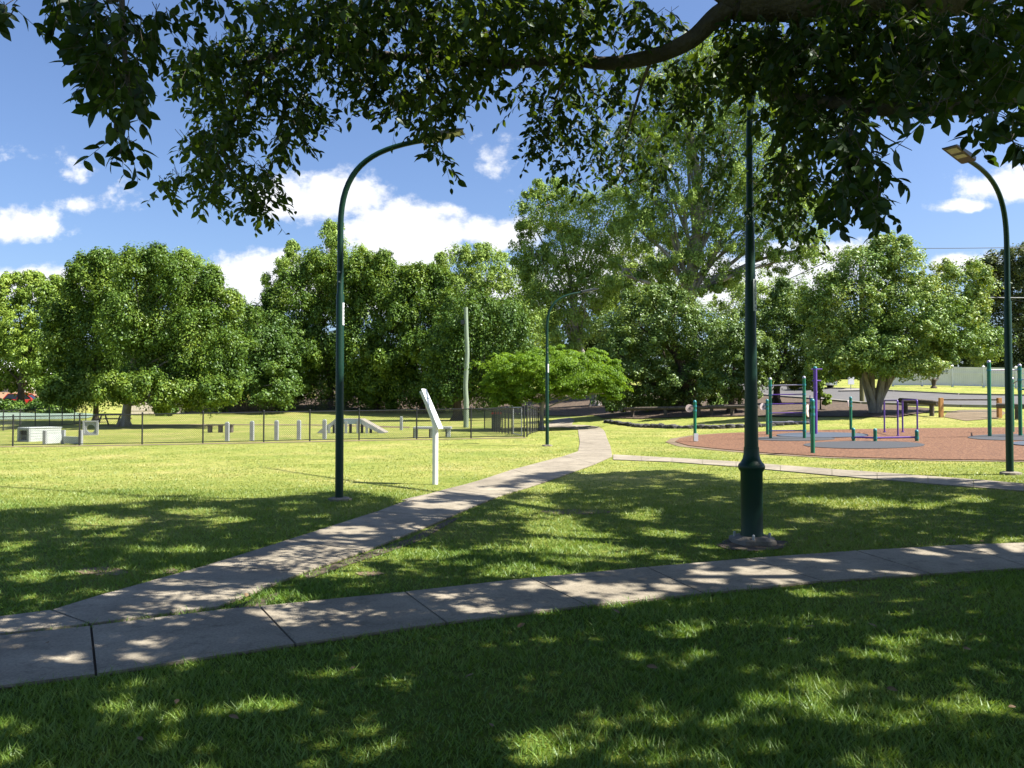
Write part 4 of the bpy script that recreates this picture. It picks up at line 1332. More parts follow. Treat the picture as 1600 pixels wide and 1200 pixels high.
def car(p, rz, paint, label, suv=False):
    root = thing('parked_car', p, label, 'car', None, rz)
    L, W, H = (4.6, 1.85, 1.75) if suv else (4.1, 1.7, 1.45)
    hl = L / 2
    gc = .28 if suv else .2
    sh = H * (.60 if suv else .60)
    # body: side profile extruded, sills tucked in
    prof = [(-hl, gc + .08), (-hl, sh - .12), (-hl + .1, sh), (hl - .95, sh - .03), (hl - .15, sh - .17), (hl, sh - .34), (hl, gc + .1), (hl - .1, gc), (-hl + .1, gc)]
    MB().prism(prof, -W / 2, W / 2).build('body', paint, root, bevel=.06, smooth=40)
    ch = [(-hl + (.12 if suv else .2), sh - .01), (-hl + (.3 if suv else .62), H - .05), (hl - (1.95 if suv else 1.75), H - .05), (hl - 1.05, sh - .01)]
    n = len(ch)
    vs = []
    for y, kx in ((-W / 2 + .04, 0), (-W / 2 + .2, 1), (W / 2 - .2, 1), (W / 2 - .04, 0)):
        for (x, z) in ch: vs.append((x, y, z if kx else sh - .01))
    vs2 = [(ch[0][0], -W / 2 + .05, ch[0][1]), (ch[3][0], -W / 2 + .05, ch[3][1]), (ch[3][0], W / 2 - .05, ch[3][1]), (ch[0][0], W / 2 - .05, ch[0][1]),
           (ch[1][0], -W / 2 + .2, ch[1][1]), (ch[2][0], -W / 2 + .2, ch[2][1]), (ch[2][0], W / 2 - .2, ch[2][1]), (ch[1][0], W / 2 - .2, ch[1][1])]
    MB().add(vs2, [(0, 1, 5, 4), (1, 2, 6, 5), (2, 3, 7, 6), (3, 0, 4, 7), (4, 5, 6, 7), (3, 2, 1, 0)]).build('window', M['car_glass'], root, bevel=.03, smooth=40)
    rx0, rx1 = ch[1][0] - .05, ch[2][0] + .08
    MB().box(((rx0 + rx1) / 2, 0, H - .025), (rx1 - rx0, W - .36, .06)).build('roof', paint, root, bevel=.025, smooth=40)
    for s_ in (-1, 1):
        pil = MB()
        for (xa, za, xb, zb) in ((ch[0][0], sh, ch[1][0], H - .04), ((ch[1][0] + ch[2][0]) / 2 + .1, sh, (ch[1][0] + ch[2][0]) / 2 + .1, H - .04), (ch[3][0], sh, ch[2][0], H - .04)):
            pil.bar((xa, s_ * (W / 2 - .045), za), (xb, s_ * (W / 2 - .195), zb), .06, .07, (0, 1, 0))
        pil.build('pillar', paint, root)
    wr = .36 if suv else .31
    for x in (-hl + .8, hl - .8):
        for s_ in (-1, 1):
            w = MB().tube([(x, s_ * (W / 2 - .19), wr), (x, s_ * (W / 2 + .015), wr)], wr, 22).build('wheel', M['tyre'], root, smooth=40)
            MB().tube([(x, s_ * (W / 2), wr), (x, s_ * (W / 2 + .03), wr)], wr * .6, 16).build('rim', M['galv'], w, smooth=40)
    for s_ in (-1, 1):
        MB().box((hl - .02, s_ * (W / 2 - .28), sh - .36), (.07, .36, .16)).build('headlight', M['panel_white'], root, bevel=.02)
        MB().box((-hl + .0, s_ * (W / 2 - .14), sh - .18), (.06, .18, .3)).build('tail_light', M['tail_red'], root, bevel=.02)
        MB().box((hl - 1.15, s_ * (W / 2 + .08), sh + .05), (.12, .2, .14)).build('mirror', paint, root, bevel=.02)
    if suv:
        MB().tube([(-hl - .1, .1, sh - .18), (-hl + .02, .1, sh - .18)], .35, 20).build('spare_wheel', M['tyre'], root, smooth=40)
    MB().box((-hl - .012, 0, gc + .3), (.02, .45, .12)).build('number_plate', M['panel_white'], root)
    return root


def flat(px, py, dz=.0):
    q = gnd(px, py); q.z += dz; return q


car(flat(40, 637), R(8), M['car_red'], "small red hatchback parked behind the left-hand trees")
car(flat(1268, 608.5, .05), R(112), M['car_silver'], "silver four wheel drive parked across the road in tree shade", True)

# house at far left and paling fence
p = gnd(-12, 613)
hs = thing('pale_roofed_house', p, "low building with a pale sheet roof at the far left edge", 'house')
MB().box((0, 4, 1.3), (8.0, 8, 2.6)).build('wall', M['wall_cream'], hs)
MB().add([(-4.6, -.6, 2.6), (4.0, -.6, 2.6), (4.0, 8.6, 2.6), (-4.6, 8.6, 2.6), (-4.6, 4, 4.3), (3.2, 4, 4.3), (-4.6, -.6, 2.75), (4.0, -.6, 2.75)],
         [(0, 1, 2, 3), (0, 4, 5, 1), (3, 2, 5, 4), (0, 3, 4), (1, 5, 2)]).build('roof', M['roof'], hs)
MB().box((-1.5, -.02, 1.4), (1.6, .06, 1.1)).build('window', M['car_glass'], hs)


def paling(a, b, H, label, m_, step=.16):
    A, B = gnd(*a), gnd(*b)
    root = thing('paling_fence', A, label, 'fence')
    d = B - A; L = math.hypot(d.x, d.y)
    mb = MB(); n = int(L / step); rr = random.Random(3)
    ang = math.atan2(d.y, d.x)
    rot = Matrix.Rotation(ang, 3, 'Z')
    for i in range(n):
        q = d * ((i + .5) / n); z = h(A.x + q.x, A.y + q.y) - A.z
        mb.box((q.x, q.y, z + H / 2), (step * .86, .025, H + rr.uniform(-.03, .03)), rot)
    mb.build('palings', M[m_], root)
    np_ = max(1, int(L / 2.6))
    for i in range(np_ + 1):
        q = d * (i / np_); z = h(A.x + q.x, A.y + q.y) - A.z
        MB().box((q.x, q.y - .08, z + H / 2), (.11, .11, H + .1), rot).build('post', M[m_], root)
    rl = MB()
    for zz in (.35, H - .3): rl.bar(Vector((0, -.05, zz)), d + Vector((0, -.05, zz)), .05, .09)
    rl.build('rail', M[m_], root)


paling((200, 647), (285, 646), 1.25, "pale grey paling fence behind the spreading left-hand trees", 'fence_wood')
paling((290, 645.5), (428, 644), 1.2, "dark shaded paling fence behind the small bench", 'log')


# ------------------------------------------------------------------ trees
def leaves_mesh(name, C, Nn, Up, Ls, Ws):
    """rhombic leaf quads: centre C, normal Nn, long axis Up"""
    Up = Up - Nn * (Up * Nn).sum(1, keepdims=True)
    Up /= np.linalg.norm(Up, axis=1, keepdims=True) + 1e-9
    S = np.cross(Nn, Up)
    a = C - Up * Ls[:, None] * .5
    b = C + S * Ws[:, None] * .5 + Up * Ls[:, None] * .08
    c = C + Up * Ls[:, None] * .5
    d = C - S * Ws[:, None] * .5 + Up * Ls[:, None] * .08
    V = np.stack([a, b, c, d], 1).reshape(-1, 3)
    F = np.arange(len(V)).reshape(-1, 4)
    return np_mesh(name, V, F, 4)


def unit(v): return v / (np.linalg.norm(v, axis=1, keepdims=True) + 1e-9)


def crown(rng, lobes, Yref, origin, cover=3.0, px_leaf=2.6, aspect=.5, sprouts=7, jit=1.12, under=-.8, clump=1.0, droop=.0, upbias=.55, sparse=1.0, flat=1.0, per=120, elong=(1, 1, .8), depth=1.0):
    Cs, Ns, Us, Ls, Ws = [], [], [], [], []
    cen = []
    for lb in lobes:
        px, py, rx, ry = lb[:4]; dy = (lb[4] if len(lb) > 4 else 0.0) * under
        Y = Yref + dy
        k = Y / FPX
        c = at(px, py, Y)
        cen.append((np.array(c), np.array([rx * k, (rx + ry) / 2 * k * depth, ry * k])))
    main = list(cen)
    for (c, r) in (main if sprouts else []):
        for _ in range(sprouts):
            d = unit(rng.normal(size=(1, 3)) + np.array([[0, -.35, .45]]))[0]
            f = rng.uniform(.24, .42)
            cen.append((c + d * r * rng.uniform(.86, 1.06), np.array([r.mean(), r.mean(), r.mean() * .8]) * f))
    for i, (c, r) in enumerate(cen):
        leaf = px_leaf * Yref / 800.0
        rbar = (r[0] * r[1] * r[2]) ** (1 / 3)
        cr = max(leaf * 2.0, min(rbar * .42, 1.3)) * clump
        area = 4 * math.pi * ((r[0] * r[1]) ** 1.6 / 3 + (r[0] * r[2]) ** 1.6 / 3 + (r[1] * r[2]) ** 1.6 / 3) ** (1 / 1.6)
        nleaf = area / (leaf * leaf * aspect * .5) * cover * .42 * sparse
        ncl = max(6, int(nleaf / per))
        per_ = per
        dirs = unit(rng.normal(size=(ncl, 3)))
        lump = 1 + .16 * np.sin(dirs[:, 0] * 5 + i) * np.cos(dirs[:, 2] * 6 + 2 * i) + .12 * np.sin(dirs[:, 1] * 9 + dirs[:, 2] * 7)
        rad = rng.uniform(.30, jit, ncl) ** .5 * lump
        pos = c + dirs * r * rad[:, None]
        keep = np.ones(ncl, bool)
        for j, (c2, r2) in enumerate(cen):
            if j != i: keep &= (((pos - c2) / r2) ** 2).sum(1) > .5
        pos, dirs = pos[keep], dirs[keep]
        ncl = len(pos)
        if ncl == 0: continue
        nn = rng.integers(int(per * .6), int(per * 1.4), ncl)
        ci = np.repeat(np.arange(ncl), nn)
        off = unit(rng.normal(size=(len(ci), 3))) * (rng.random(len(ci)) ** .45)[:, None] * np.array(elong) * cr * rng.uniform(.6, 1.3, ncl)[ci][:, None]
        # lean the clump: its outer side hangs
        hor = dirs[ci] * np.array([1, 1, 0])
        off[:, 2] -= droop * np.abs((off * hor).sum(1)) * 1.2
        P = pos[ci] + off
        od = unit(off + 1e-6)
        N_ = unit(od * .75 + dirs[ci] * .25 + np.array([0, 0, upbias]) + rng.normal(size=(len(ci), 3)) * .42)
        U_ = unit(hor * .6 + rng.normal(size=(len(ci), 3)) * .8 + np.array([0, 0, -droop * 1.6 - .15]))
        L_ = leaf * rng.uniform(.65, 1.35, len(ci))
        Cs.append(P); Ns.append(N_); Us.append(U_); Ls.append(L_); Ws.append(L_ * aspect * rng.uniform(.8, 1.2, len(ci)))
    C = np.concatenate(Cs) - np.array(origin)
    return leaves_mesh('crown', C, np.concatenate(Ns), np.concatenate(Us), np.concatenate(Ls), np.concatenate(Ws)), main


def tree(name, base, Y, lobes, label, leafm, barkm, r0=.25, seed=1, trunk=None, group=None, cat='tree', limbs=True, flare=True, limb_r=.4, twigs=0, **kw):
    rng = np.random.default_rng(seed); rr = random.Random(seed)
    if base is None:
        c = sum(l[0] for l in lobes) / len(lobes)
        s_, t_ = pix_uv(c, 628)
        p = Vector((s_ * Y, Y, h(s_ * Y, Y)))
    else:
        s_, t_ = pix_uv(*base)
        p = Vector((s_ * Y, Y, h(s_ * Y, Y)))
    root = thing(name, p, label, cat, group)
    me, cen = crown(rng, lobes, Y, p, **kw)
    link('crown', me, leafm, root)
    mb = MB()
    cz = [Vector(c) - p for c, r in cen]
    zlow = min(c.z for c in cz); zhi = max(c.z for c in cz)
    if trunk:
        tp = [Vector((0, 0, -.25))] + [at(q[0], q[1], Y + (q[2] if len(q) > 2 else 0)) - p for q in trunk]
    else:
        top = sum(cz, Vector()) / len(cz)
        tp = [Vector((0, 0, -.25)), Vector((rr.uniform(-.1, .1), 0, top.z * .3)), Vector((top.x * .3, top.y * .3, top.z * .65)), top]
    path = smooth_path(tp, 6)
    n = len(path)
    rads = [r0 * (1.35 if i == 0 else (1.12 if i == 1 else 1)) * (1 - .62 * i / n) for i in range(n)]
    mb.tube(path, rads, 12)
    # root flare
    for a in range(5 if flare else 0):
        t = a * 1.26 + rr.uniform(-.2, .2)
        mb.tube([(math.cos(t) * r0 * .6, math.sin(t) * r0 * .6, .45), (math.cos(t) * r0 * 1.3, math.sin(t) * r0 * 1.3, .1), (math.cos(t) * r0 * 1.65, math.sin(t) * r0 * 1.65, -.12)], [r0 * .36, r0 * .28, r0 * .13], 7)
    if limbs:
        for (c, r) in cen:
            c = Vector(c) - p
            # start on the trunk below the lobe
            best = min(range(n), key=lambda i: abs(path[i].z - max(c.z * .55, path[int(n * .3)].z)) + .05 * (path[i] - c).length)
            a = path[best]
            mid = a.lerp(c, .5) + Vector((rr.uniform(-.3, .3), rr.uniform(-.3, .3), rr.uniform(0, .25) * (c - a).length * .5))
            q = smooth_path([a, mid, c, c + Vector((rr.uniform(-.5, .5), rr.uniform(-.4, .4), .7)) * r[2] * .6], 4)
            rl = rads[best] * limb_r
            mb.tube(q, [rl * (1 - .8 * i / (len(q) - 1)) for i in range(len(q))], 7)
            for _ in range(twigs):
                d = unit(rng.normal(size=(1, 3)))[0] * r * .85
                st = q[rr.randrange(len(q) // 3, len(q))]
                e = c + Vector(d)
                m1 = st.lerp(e, .5) + Vector((0, 0, .12 * (e - st).length))
                q2 = smooth_path([st, m1, e], 4)
                mb.tube(q2, [rl * .38 * (1 - .75 * i / (len(q2) - 1)) for i in range(len(q2))], 5)
    mb.build('trunk', barkm, root, smooth=50)
    return root


G_BACK = 'trees around the dog park'
tree('spreading_tree', (195, 667), 50, [(212, 440, 26, 46), (240, 428, 24, 34, -1), (205, 500, 34, 46, 1), (268, 440, 26, 38, 1), (262, 505, 36, 48), (300, 452, 26, 42, -1), (312, 520, 34, 52, 1), (335, 478, 24, 44), (352, 540, 28, 48), (228, 560, 40, 46, -1), (285, 580, 42, 40), (335, 596, 36, 34), (250, 402, 14, 14), (212, 402, 12, 14), (285, 412, 12, 14), (330, 440, 12, 16), (185, 606, 30, 20, 3), (225, 604, 36, 22, 3.5), (262, 622, 28, 14, 3), (300, 610, 40, 24, 2), (345, 615, 30, 16, 3), (362, 480, 14, 22)],
     "large spreading tree with pale flared trunk behind the agility gear", M['leaf_weep'], M['bark_grey'], .30, 3, [(198, 640), (203, 600), (215, 540), (240, 470)], G_BACK, droop=.45, clump=1.15, elong=(1, 1, 1.15))
tree('leafy_tree', (150, 655), 56, [(140, 455, 26, 50), (168, 440, 24, 42, 1), (118, 490, 24, 48), (150, 520, 36, 52), (180, 500, 26, 56, 2), (112, 555, 34, 46), (152, 580, 42, 42), (130, 610, 36, 22, 3), (92, 520, 22, 40), (100, 600, 26, 22, 2), (82, 606, 15, 15, 4), (150, 412, 12, 14), (172, 408, 12, 16), (122, 440, 12, 18)],
     "dense leafy tree on thin dark trunks left of the spreading tree", M['leaf_weep'], M['bark_dark'], .2, 4, [(150, 620), (150, 560), (148, 480)], G_BACK, droop=.5, clump=1.15, elong=(1, 1, 1.15))
tree('leafy_tree', (33, 636), 76, [(40, 500, 48, 44), (25, 560, 42, 40, -3), (70, 460, 30, 28), (5, 520, 36, 46), (60, 540, 46, 48), (40, 585, 34, 26, -3), (80, 500, 34, 40), (-20, 560, 36, 46), (62, 470, 26, 34), (88, 510, 30, 40), (15, 475, 24, 26), (50, 440, 12, 14), (70, 560, 34, 40), (92, 470, 20, 34), (20, 452, 20, 20)],
     "yellow green tree with dark trunk at the left edge, in front of the red car", M['leaf_lime'], M['bark_dark'], .36, 5, [(33, 610), (36, 575), (40, 520)], G_BACK, droop=.3)
tree('small_white_trunk_tree', (373, 646), 80, [(425, 600, 38, 32, 4), (385, 560, 46, 44), (405, 520, 50, 44), (360, 590, 36, 40), (440, 560, 36, 50), (395, 610, 34, 26, -3)],
     "low leafy tree with thin pale trunk in front of the dark paling fence", M['leaf_mid'], M['bark_gum'], .24, 6, None, G_BACK, droop=.3)
tree('dense_tree', (516, 640), 84, [(470, 470, 34, 52), (440, 500, 26, 48), (505, 440, 30, 48, -1), (540, 450, 30, 52), (420, 540, 28, 44), (470, 550, 42, 54), (525, 530, 40, 60, 1), (450, 595, 40, 40, -1), (505, 595, 42, 40, -1), (405, 500, 18, 30), (455, 605, 22, 16, 5), (475, 555, 26, 20, 5), (590, 595, 22, 16, 5), (520, 420, 14, 18), (480, 432, 14, 20), (430, 468, 14, 20)],
     "dense dark green tree behind the dog ramp, crossed by the slim lamp post", M['leaf_weep'], M['bark_dark'], .34, 7, None, G_BACK, droop=.5, elong=(1, 1, 1.2))
tree('dense_tree', (590, 640), 82, [(565, 440, 28, 42), (600, 440, 26, 46, 1), (625, 470, 28, 50), (585, 500, 38, 54), (560, 550, 34, 54, 1), (615, 550, 38, 58), (580, 600, 44, 36, -1), (630, 595, 36, 38), (600, 420, 14, 16), (570, 412, 12, 14), (635, 440, 14, 18), (600, 560, 24, 18, 5), (625, 500, 24, 18, 5)],
     "dense green tree with drooping sprays left of the white lectern sign", M['leaf_weep'], M['bark_dark'], .34, 8, None, G_BACK, droop=.5, elong=(1, 1, 1.2))
tree('dense_tree', (660, 641), 80, [(650, 460, 28, 44), (685, 470, 28, 48, -1), (660, 520, 38, 56), (705, 510, 30, 54, 1), (700, 570, 40, 50), (650, 580, 42, 50, -1), (680, 606, 42, 28, -1), (660, 430, 14, 16), (690, 440, 13, 18), (655, 545, 24, 18, 5), (690, 530, 22, 16, 5)],
     "dense green tree directly behind the white lectern sign", M['leaf_weep'], M['bark_dark'], .32, 9, None, G_BACK, droop=.5, elong=(1, 1, 1.2))
tree('dense_tree', (715, 650), 64, [(740, 500, 46, 44), (730, 560, 56, 52, -1), (780, 520, 48, 52), (790, 575, 42, 46), (755, 598, 46, 30, -2), (700, 590, 40, 36), (805, 540, 32, 40)],
     "dark forked trunk tree behind the tall timber pole", M['leaf_mid'], M['bark_dark'], .42, 10, [(714, 630), (708, 600), (735, 560)], G_BACK, droop=.45, elong=(1, 1, 1.15))
# gums
G_GUM = 'tall gum trees beyond the lawn'
gum = dict(jit=1.22, px_leaf=2.8, aspect=.42, droop=.6, upbias=.5, elong=(1, 1, .9), per=90, sprouts=3, clump=.85)
tree('gum_tree', (285, 630), 104, [(285, 412, 38, 24), (312, 436, 28, 30), (262, 432, 30, 28), (290, 450, 46, 40), (270, 500, 60, 60)], "rounded grey green gum crown rising behind the spreading tree", M['leaf_gum'], M['bark_gum'], .4, 12, None, G_GUM, twigs=2, cover=2.4, **gum)
tree('gum_tree', (500, 625), 112, [(512, 385, 30, 22), (478, 415, 40, 26), (440, 418, 15, 11), (548, 412, 34, 26), (521, 360, 13, 12), (428, 440, 16, 12), (500, 440, 50, 40), (560, 440, 40, 40), (456, 390, 6, 14)],
     "scraggy gum with thin bare top twigs behind the slim lamp post", M['leaf_gum'], M['bark_gum'], .4, 13, None, G_GUM, twigs=2, cover=1.9, **gum)
tree('gum_tree', (650, 622), 112, [(640, 440, 40, 26), (690, 440, 36, 24), (662, 430, 20, 14), (620, 450, 40, 30)], "low gum crown peeping over the dense trees below the white cloud", M['leaf_gum'], M['bark_gum'], .36, 14, None, G_GUM, twigs=1, cover=2.0, **gum)
tree('gum_tree', (755, 625), 98, [(715, 415, 36, 28), (760, 425, 44, 34), (800, 445, 48, 44), (745, 392, 18, 10), (720, 455, 46, 36), (780, 490, 50, 50), (820, 500, 50, 60)], "olive gum left of the tallest gum, above the timber pole", M['leaf_gum'], M['bark_gum'], .4, 15, None, G_GUM, twigs=2, cover=2.5, **gum)
tree('gum_tree', (930, 628), 78, [(868, 330, 54, 34), (925, 345, 52, 42), (848, 296, 34, 13), (898, 395, 60, 40), (955, 395, 40, 50), (860, 440, 50, 40), (832, 395, 36, 30), (915, 470, 52, 40), (885, 515, 42, 36), (835, 355, 26, 14), (960, 330, 34, 40)],
     "leaning gum with long pale branches behind the feathery tree", M['leaf_gum'], M['bark_gum'], .46, 16, [(925, 590), (905, 540), (895, 480), (890, 420)], G_GUM, twigs=5, cover=2.5, limb_r=.5, **gum)
tree('gum_tree', (1085, 630), 72, [(1010, 215, 52, 36), (1075, 185, 66, 40), (1140, 215, 54, 44), (1015, 300, 48, 34), (1125, 290, 54, 40), (1190, 260, 50, 50), (1245, 340, 48, 40), (1165, 375, 40, 26), (1000, 360, 40, 30), (1270, 385, 30, 30), (1210, 410, 30, 18), (1040, 250, 44, 40), (975, 430, 34, 26), (1130, 430, 36, 20), (1170, 160, 60, 50), (1050, 120, 60, 40), (1110, 100, 60, 40), (1050, 330, 50, 46), (1100, 380, 46, 36), (1060, 420, 40, 28), (1150, 320, 40, 40), (1210, 310, 46, 40), (1090, 440, 40, 20)],
     "tallest gum with thick grey trunk and many pale upright limbs", M['leaf_gum'], M['bark_gum'], .62, 17, [(1085, 560), (1078, 450), (1088, 370), (1092, 290), (1080, 220), (1075, 150)], G_GUM, twigs=7, cover=1.95, limb_r=.42, **gum)
tree('gum_tree', (1010, 628), 84, [(985, 470, 46, 40), (1010, 430, 40, 40), (960, 510, 44, 40), (1040, 470, 40, 36), (1050, 400, 30, 30)], "pale limbed gum between the leaning gum and the tallest gum", M['leaf_gum_pale'], M['bark_gum'], .34, 18, [(1000, 560), (985, 500), (960, 430), (1000, 350)], G_GUM, twigs=4, cover=2.2, limb_r=.6, **gum)
tree('gum_tree', (1170, 622), 92, [(1175, 470, 50, 40), (1220, 460, 40, 30), (1150, 500, 40, 40)], "distant gum half hidden behind the near lamp post", M['leaf_gum_pale'], M['bark_gum'], .4, 19, None, G_GUM, twigs=3, cover=1.7, **gum)
# feathery flame tree
flame_base = gnd(846, 672)
tree('flame_tree', (846, 672), flame_base.y, [(850, 566, 82, 15), (800, 584, 44, 16), (910, 580, 60, 16), (860, 556, 56, 9), (775, 603, 26, 14), (948, 600, 30, 16), (870, 590, 76, 14), (825, 600, 48, 14), (960, 614, 16, 10), (905, 606, 44, 13), (790, 622, 22, 9), (840, 615, 40, 10), (925, 560, 30, 10)],
     "wide flat-topped feathery bright green tree beside the path bend", M['leaf_flame'], M['bark_grey'], .13, 20, [(847, 640), (850, 615), (858, 590)], None, px_leaf=2.3, aspect=.42, droop=.55, upbias=.9, cover=2.7, clump=.8, sprouts=6, depth=1.4, elong=(1.3, 1.3, .4))
# bushes right of middle
tree('round_bush_tree', (1075, 645), 52, [(1000, 510, 56, 44), (975, 560, 50, 46, -1), (1050, 500, 54, 38), (1040, 560, 60, 50, -2), (1100, 540, 46, 44), (1020, 466, 40, 20), (960, 600, 30, 34, -1), (1010, 600, 50, 34, -1), (1105, 580, 40, 34), (1075, 600, 36, 26, 1)],
     "broad bushy tree with thick dark trunk left of the near lamp post", M['leaf_bush'], M['bark_dark'], .62, 21, [(1075, 610), (1065, 570), (1050, 530)], 'bushy trees beside the playground', droop=.15)
tree('round_bush_tree', (1143, 648), 48, [(1135, 575, 34, 34), (1160, 545, 34, 34), (1125, 605, 26, 22), (1165, 600, 26, 26), (1140, 530, 36, 26), (1175, 560, 30, 40)],
     "small bushy tree with short dark trunk just left of the near lamp post", M['leaf_bush'], M['bark_dark'], .24, 22, [(1143, 625), (1145, 605), (1148, 570)], 'bushy trees beside the playground', droop=.15)
tree('round_bush_tree', (1213, 635), 54, [(1205, 500, 40, 40), (1250, 475, 44, 36), (1200, 555, 40, 40), (1255, 545, 46, 46), (1290, 510, 40, 44), (1225, 585, 40, 22), (1262, 586, 30, 18)],
     "bushy tree with straight dark trunk behind the climbing ladder", M['leaf_bush'], M['bark_dark'], .26, 23, [(1214, 605), (1217, 580), (1230, 540)], 'bushy trees beside the playground', droop=.15)
# many-stemmed fig
fp_ = gnd(1367, 646)
ft = tree('many_stemmed_tree', (1367, 646), fp_.y, [(1345, 420, 52, 32), (1410, 415, 44, 32), (1330, 475, 66, 42), (1420, 470, 66, 42), (1385, 525, 72, 36, -1), (1470, 515, 46, 40), (1500, 445, 40, 38), (1530, 540, 38, 30), (1305, 525, 46, 42), (1455, 562, 38, 22), (1335, 560, 48, 26, -1), (1480, 470, 40, 36), (1390, 388, 36, 16), (1500, 500, 36, 36), (1290, 460, 34, 34), (1300, 572, 46, 18, 1), (1345, 566, 56, 16, 2), (1415, 572, 52, 16, 2), (1370, 545, 60, 22, 2), (1440, 500, 50, 40, 2)],
          "wide low tree with many pale stems fanning up from one trunk", M['leaf_figtree'], M['bark_grey'], .34, 24, [(1367, 632), (1367, 620), (1366, 606)], None, droop=.1, limbs=False, flare=False)
stm = MB()
rr = random.Random(8)
for i, (tx, ty) in enumerate([(1346, 530), (1350, 500), (1372, 480), (1390, 500), (1408, 500), (1425, 520), (1445, 530), (1360, 540), (1400, 530), (1335, 560), (1430, 560)]):
    fx = (tx - 1378) / 62
    b0 = Vector((fx * .27 + rr.uniform(-.05, .05), rr.uniform(-.28, .15), rr.uniform(.35, .6)))
    e = at(tx, ty - 25, fp_.y + rr.uniform(-1.2, 1.2)) - fp_
    m1 = Vector((fx * .85 + rr.uniform(-.08, .08), b0.y - .05, 1.75))
    q = smooth_path([Vector((fx * .2, b0.y * .6, -.2)), b0, m1, b0.lerp(e, .6), e], 6)
    stm.tube(q, [.155 * (1 - .65 * j / (len(q) - 1)) for j in range(len(q))], 9)
stm.build('stems', M['bark_grey'], ft, smooth=50)
tree('olive_tree', (1600, 612), 88, [(1585, 415, 44, 26), (1560, 455, 40, 34), (1600, 470, 50, 46), (1575, 520, 46, 46), (1555, 560, 36, 34), (1610, 540, 50, 50), (1620, 410, 40, 34), (1540, 420, 24, 12), (1590, 580, 50, 20), (1650, 480, 60, 80)],
     "dark olive tree behind the white fence at the right edge", M['leaf_pine'], M['bark_dark'], .5, 25, None, None, droop=.2, cover=2.8)
tree('sapling', (1282, 637), 46, [(1284, 590, 8, 9), (1280, 606, 9, 8), (1286, 618, 9, 5), (1283, 576, 6, 7), (1290, 627, 6, 4)], "slender young sapling with pale leaves behind the tall purple post", M['leaf_lime'], M['bark_dark'], .035, 26, [(1282, 615), (1283, 590)], None, px_leaf=3.0, cover=1.6, limbs=False, clump=.45, sprouts=0)
# shrubs
def shrub(px, py, Y, lobes, label, lm, seed):
    return tree('shrub', (px, py), Y, lobes, label, lm, M['bark_dark'], .06, seed, None, 'shrubs by the far fences', 'shrub', True, cover=2.6)


shrub(10, 645, 74, [(5, 636, 22, 8), (28, 639, 14, 6)], "low dark shrub below the pale roofed house", M['leaf_mid'], 31)
shrub(70, 645, 73, [(62, 637, 20, 9), (88, 636, 22, 10), (110, 634, 16, 10)], "low dark hedge-like shrub behind the mint court", M['leaf_mid'], 32)
shrub(540, 638, 84, [(545, 622, 18, 17), (560, 612, 12, 12)], "rounded lit shrub just right of the slim lamp post", M['leaf_bush'], 33)
shrub(265, 645, 70, [(252, 628, 14, 16), (262, 645, 12, 8)], "small hanging shrub beside the pale paling fence", M['leaf_mid'], 34)
shrub(430, 640, 90, [(465, 615, 24, 14)], "reddish shaded shrub on the mulch bank", M['leaf_lime'], 35)
shrub(975, 640, 62, [(970, 622, 34, 20), (1020, 622, 34, 22)], "dark shrubbery clump behind the low log rail", M['leaf_mid'], 36)
shrub(1115, 640, 60, [(1110, 622, 22, 18), (1090, 615, 20, 20)], "dark shrub between the thick trunk and the small bushy tree", M['leaf_mid'], 37)

# far-off wood behind everything
def woods():
    rng = np.random.default_rng(77)
    lob = []
    x = -260
    while x < 1900:
        t = 535 + 30 * math.sin(x * .013) + 16 * math.sin(x * .041 + 1)
        if 1290 < x < 1420: t += 20
        w = rng.uniform(40, 66)
        lob.append((x, t + 24, w, 44, rng.uniform(-6, 12))); lob.append((x + 20, t + 62, w, 42, rng.uniform(-6, 8)))
        x += w * .9
    me, _ = crown(rng, lob, 132, (0, 0, 0), cover=2.0, px_leaf=5.0, sprouts=2, under=1)
    o = link('distant_woods', me, M['leaf_far'])
    tag(o, "far-off dark wood closing the view behind the park trees", 'woods', None, 'stuff')


woods()


# ------------------------------------------------------------------ the overhanging tree
_st = [(0, 0), (.12, .12), (.30, .215), (.50, .245), (.70, .205), (.87, .10), (1.0, 0)]
LEAF, LTRI = [], []
for _i, (_t, _w) in enumerate(_st):
    _d = -.16 * _t * _t
    LEAF.append((0, _t, _d))
    if 0 < _i < 6: LEAF += [(_w, _t - .02, _d + .22 * _w), (-_w, _t - .02, _d + .22 * _w)]
LEAF = np.array(LEAF, float)
for _i in range(1, 5):
    _a, _b = 1 + 3 * (_i - 1), 1 + 3 * _i
    LTRI += [(_a, _a + 1, _b + 1), (_a, _b + 1, _b), (_a, _b + 2, _a + 2), (_a, _b, _b + 2)]
LTRI += [(0, 2, 1), (0, 1, 3), (13, 14, 16), (13, 16, 15)]
LTRI = np.array(LTRI, int)


def near_leaves(P, D, Nn, L):
    """full leaf blades: base P, long axis D, blade normal Nn, length L"""
    D = unit(D); Nn = unit(Nn - D * (Nn * D).sum(1, keepdims=True)); S = np.cross(D, Nn)
    V = P[:, None, :] + (S[:, None, :] * LEAF[None, :, 0, None] + D[:, None, :] * LEAF[None, :, 1, None] + Nn[:, None, :] * LEAF[None, :, 2, None]) * L[:, None, None]
    F = (np.arange(len(P)) * len(LEAF))[:, None, None] + LTRI[None]
    return V.reshape(-1, 3), F.reshape(-1, 3)


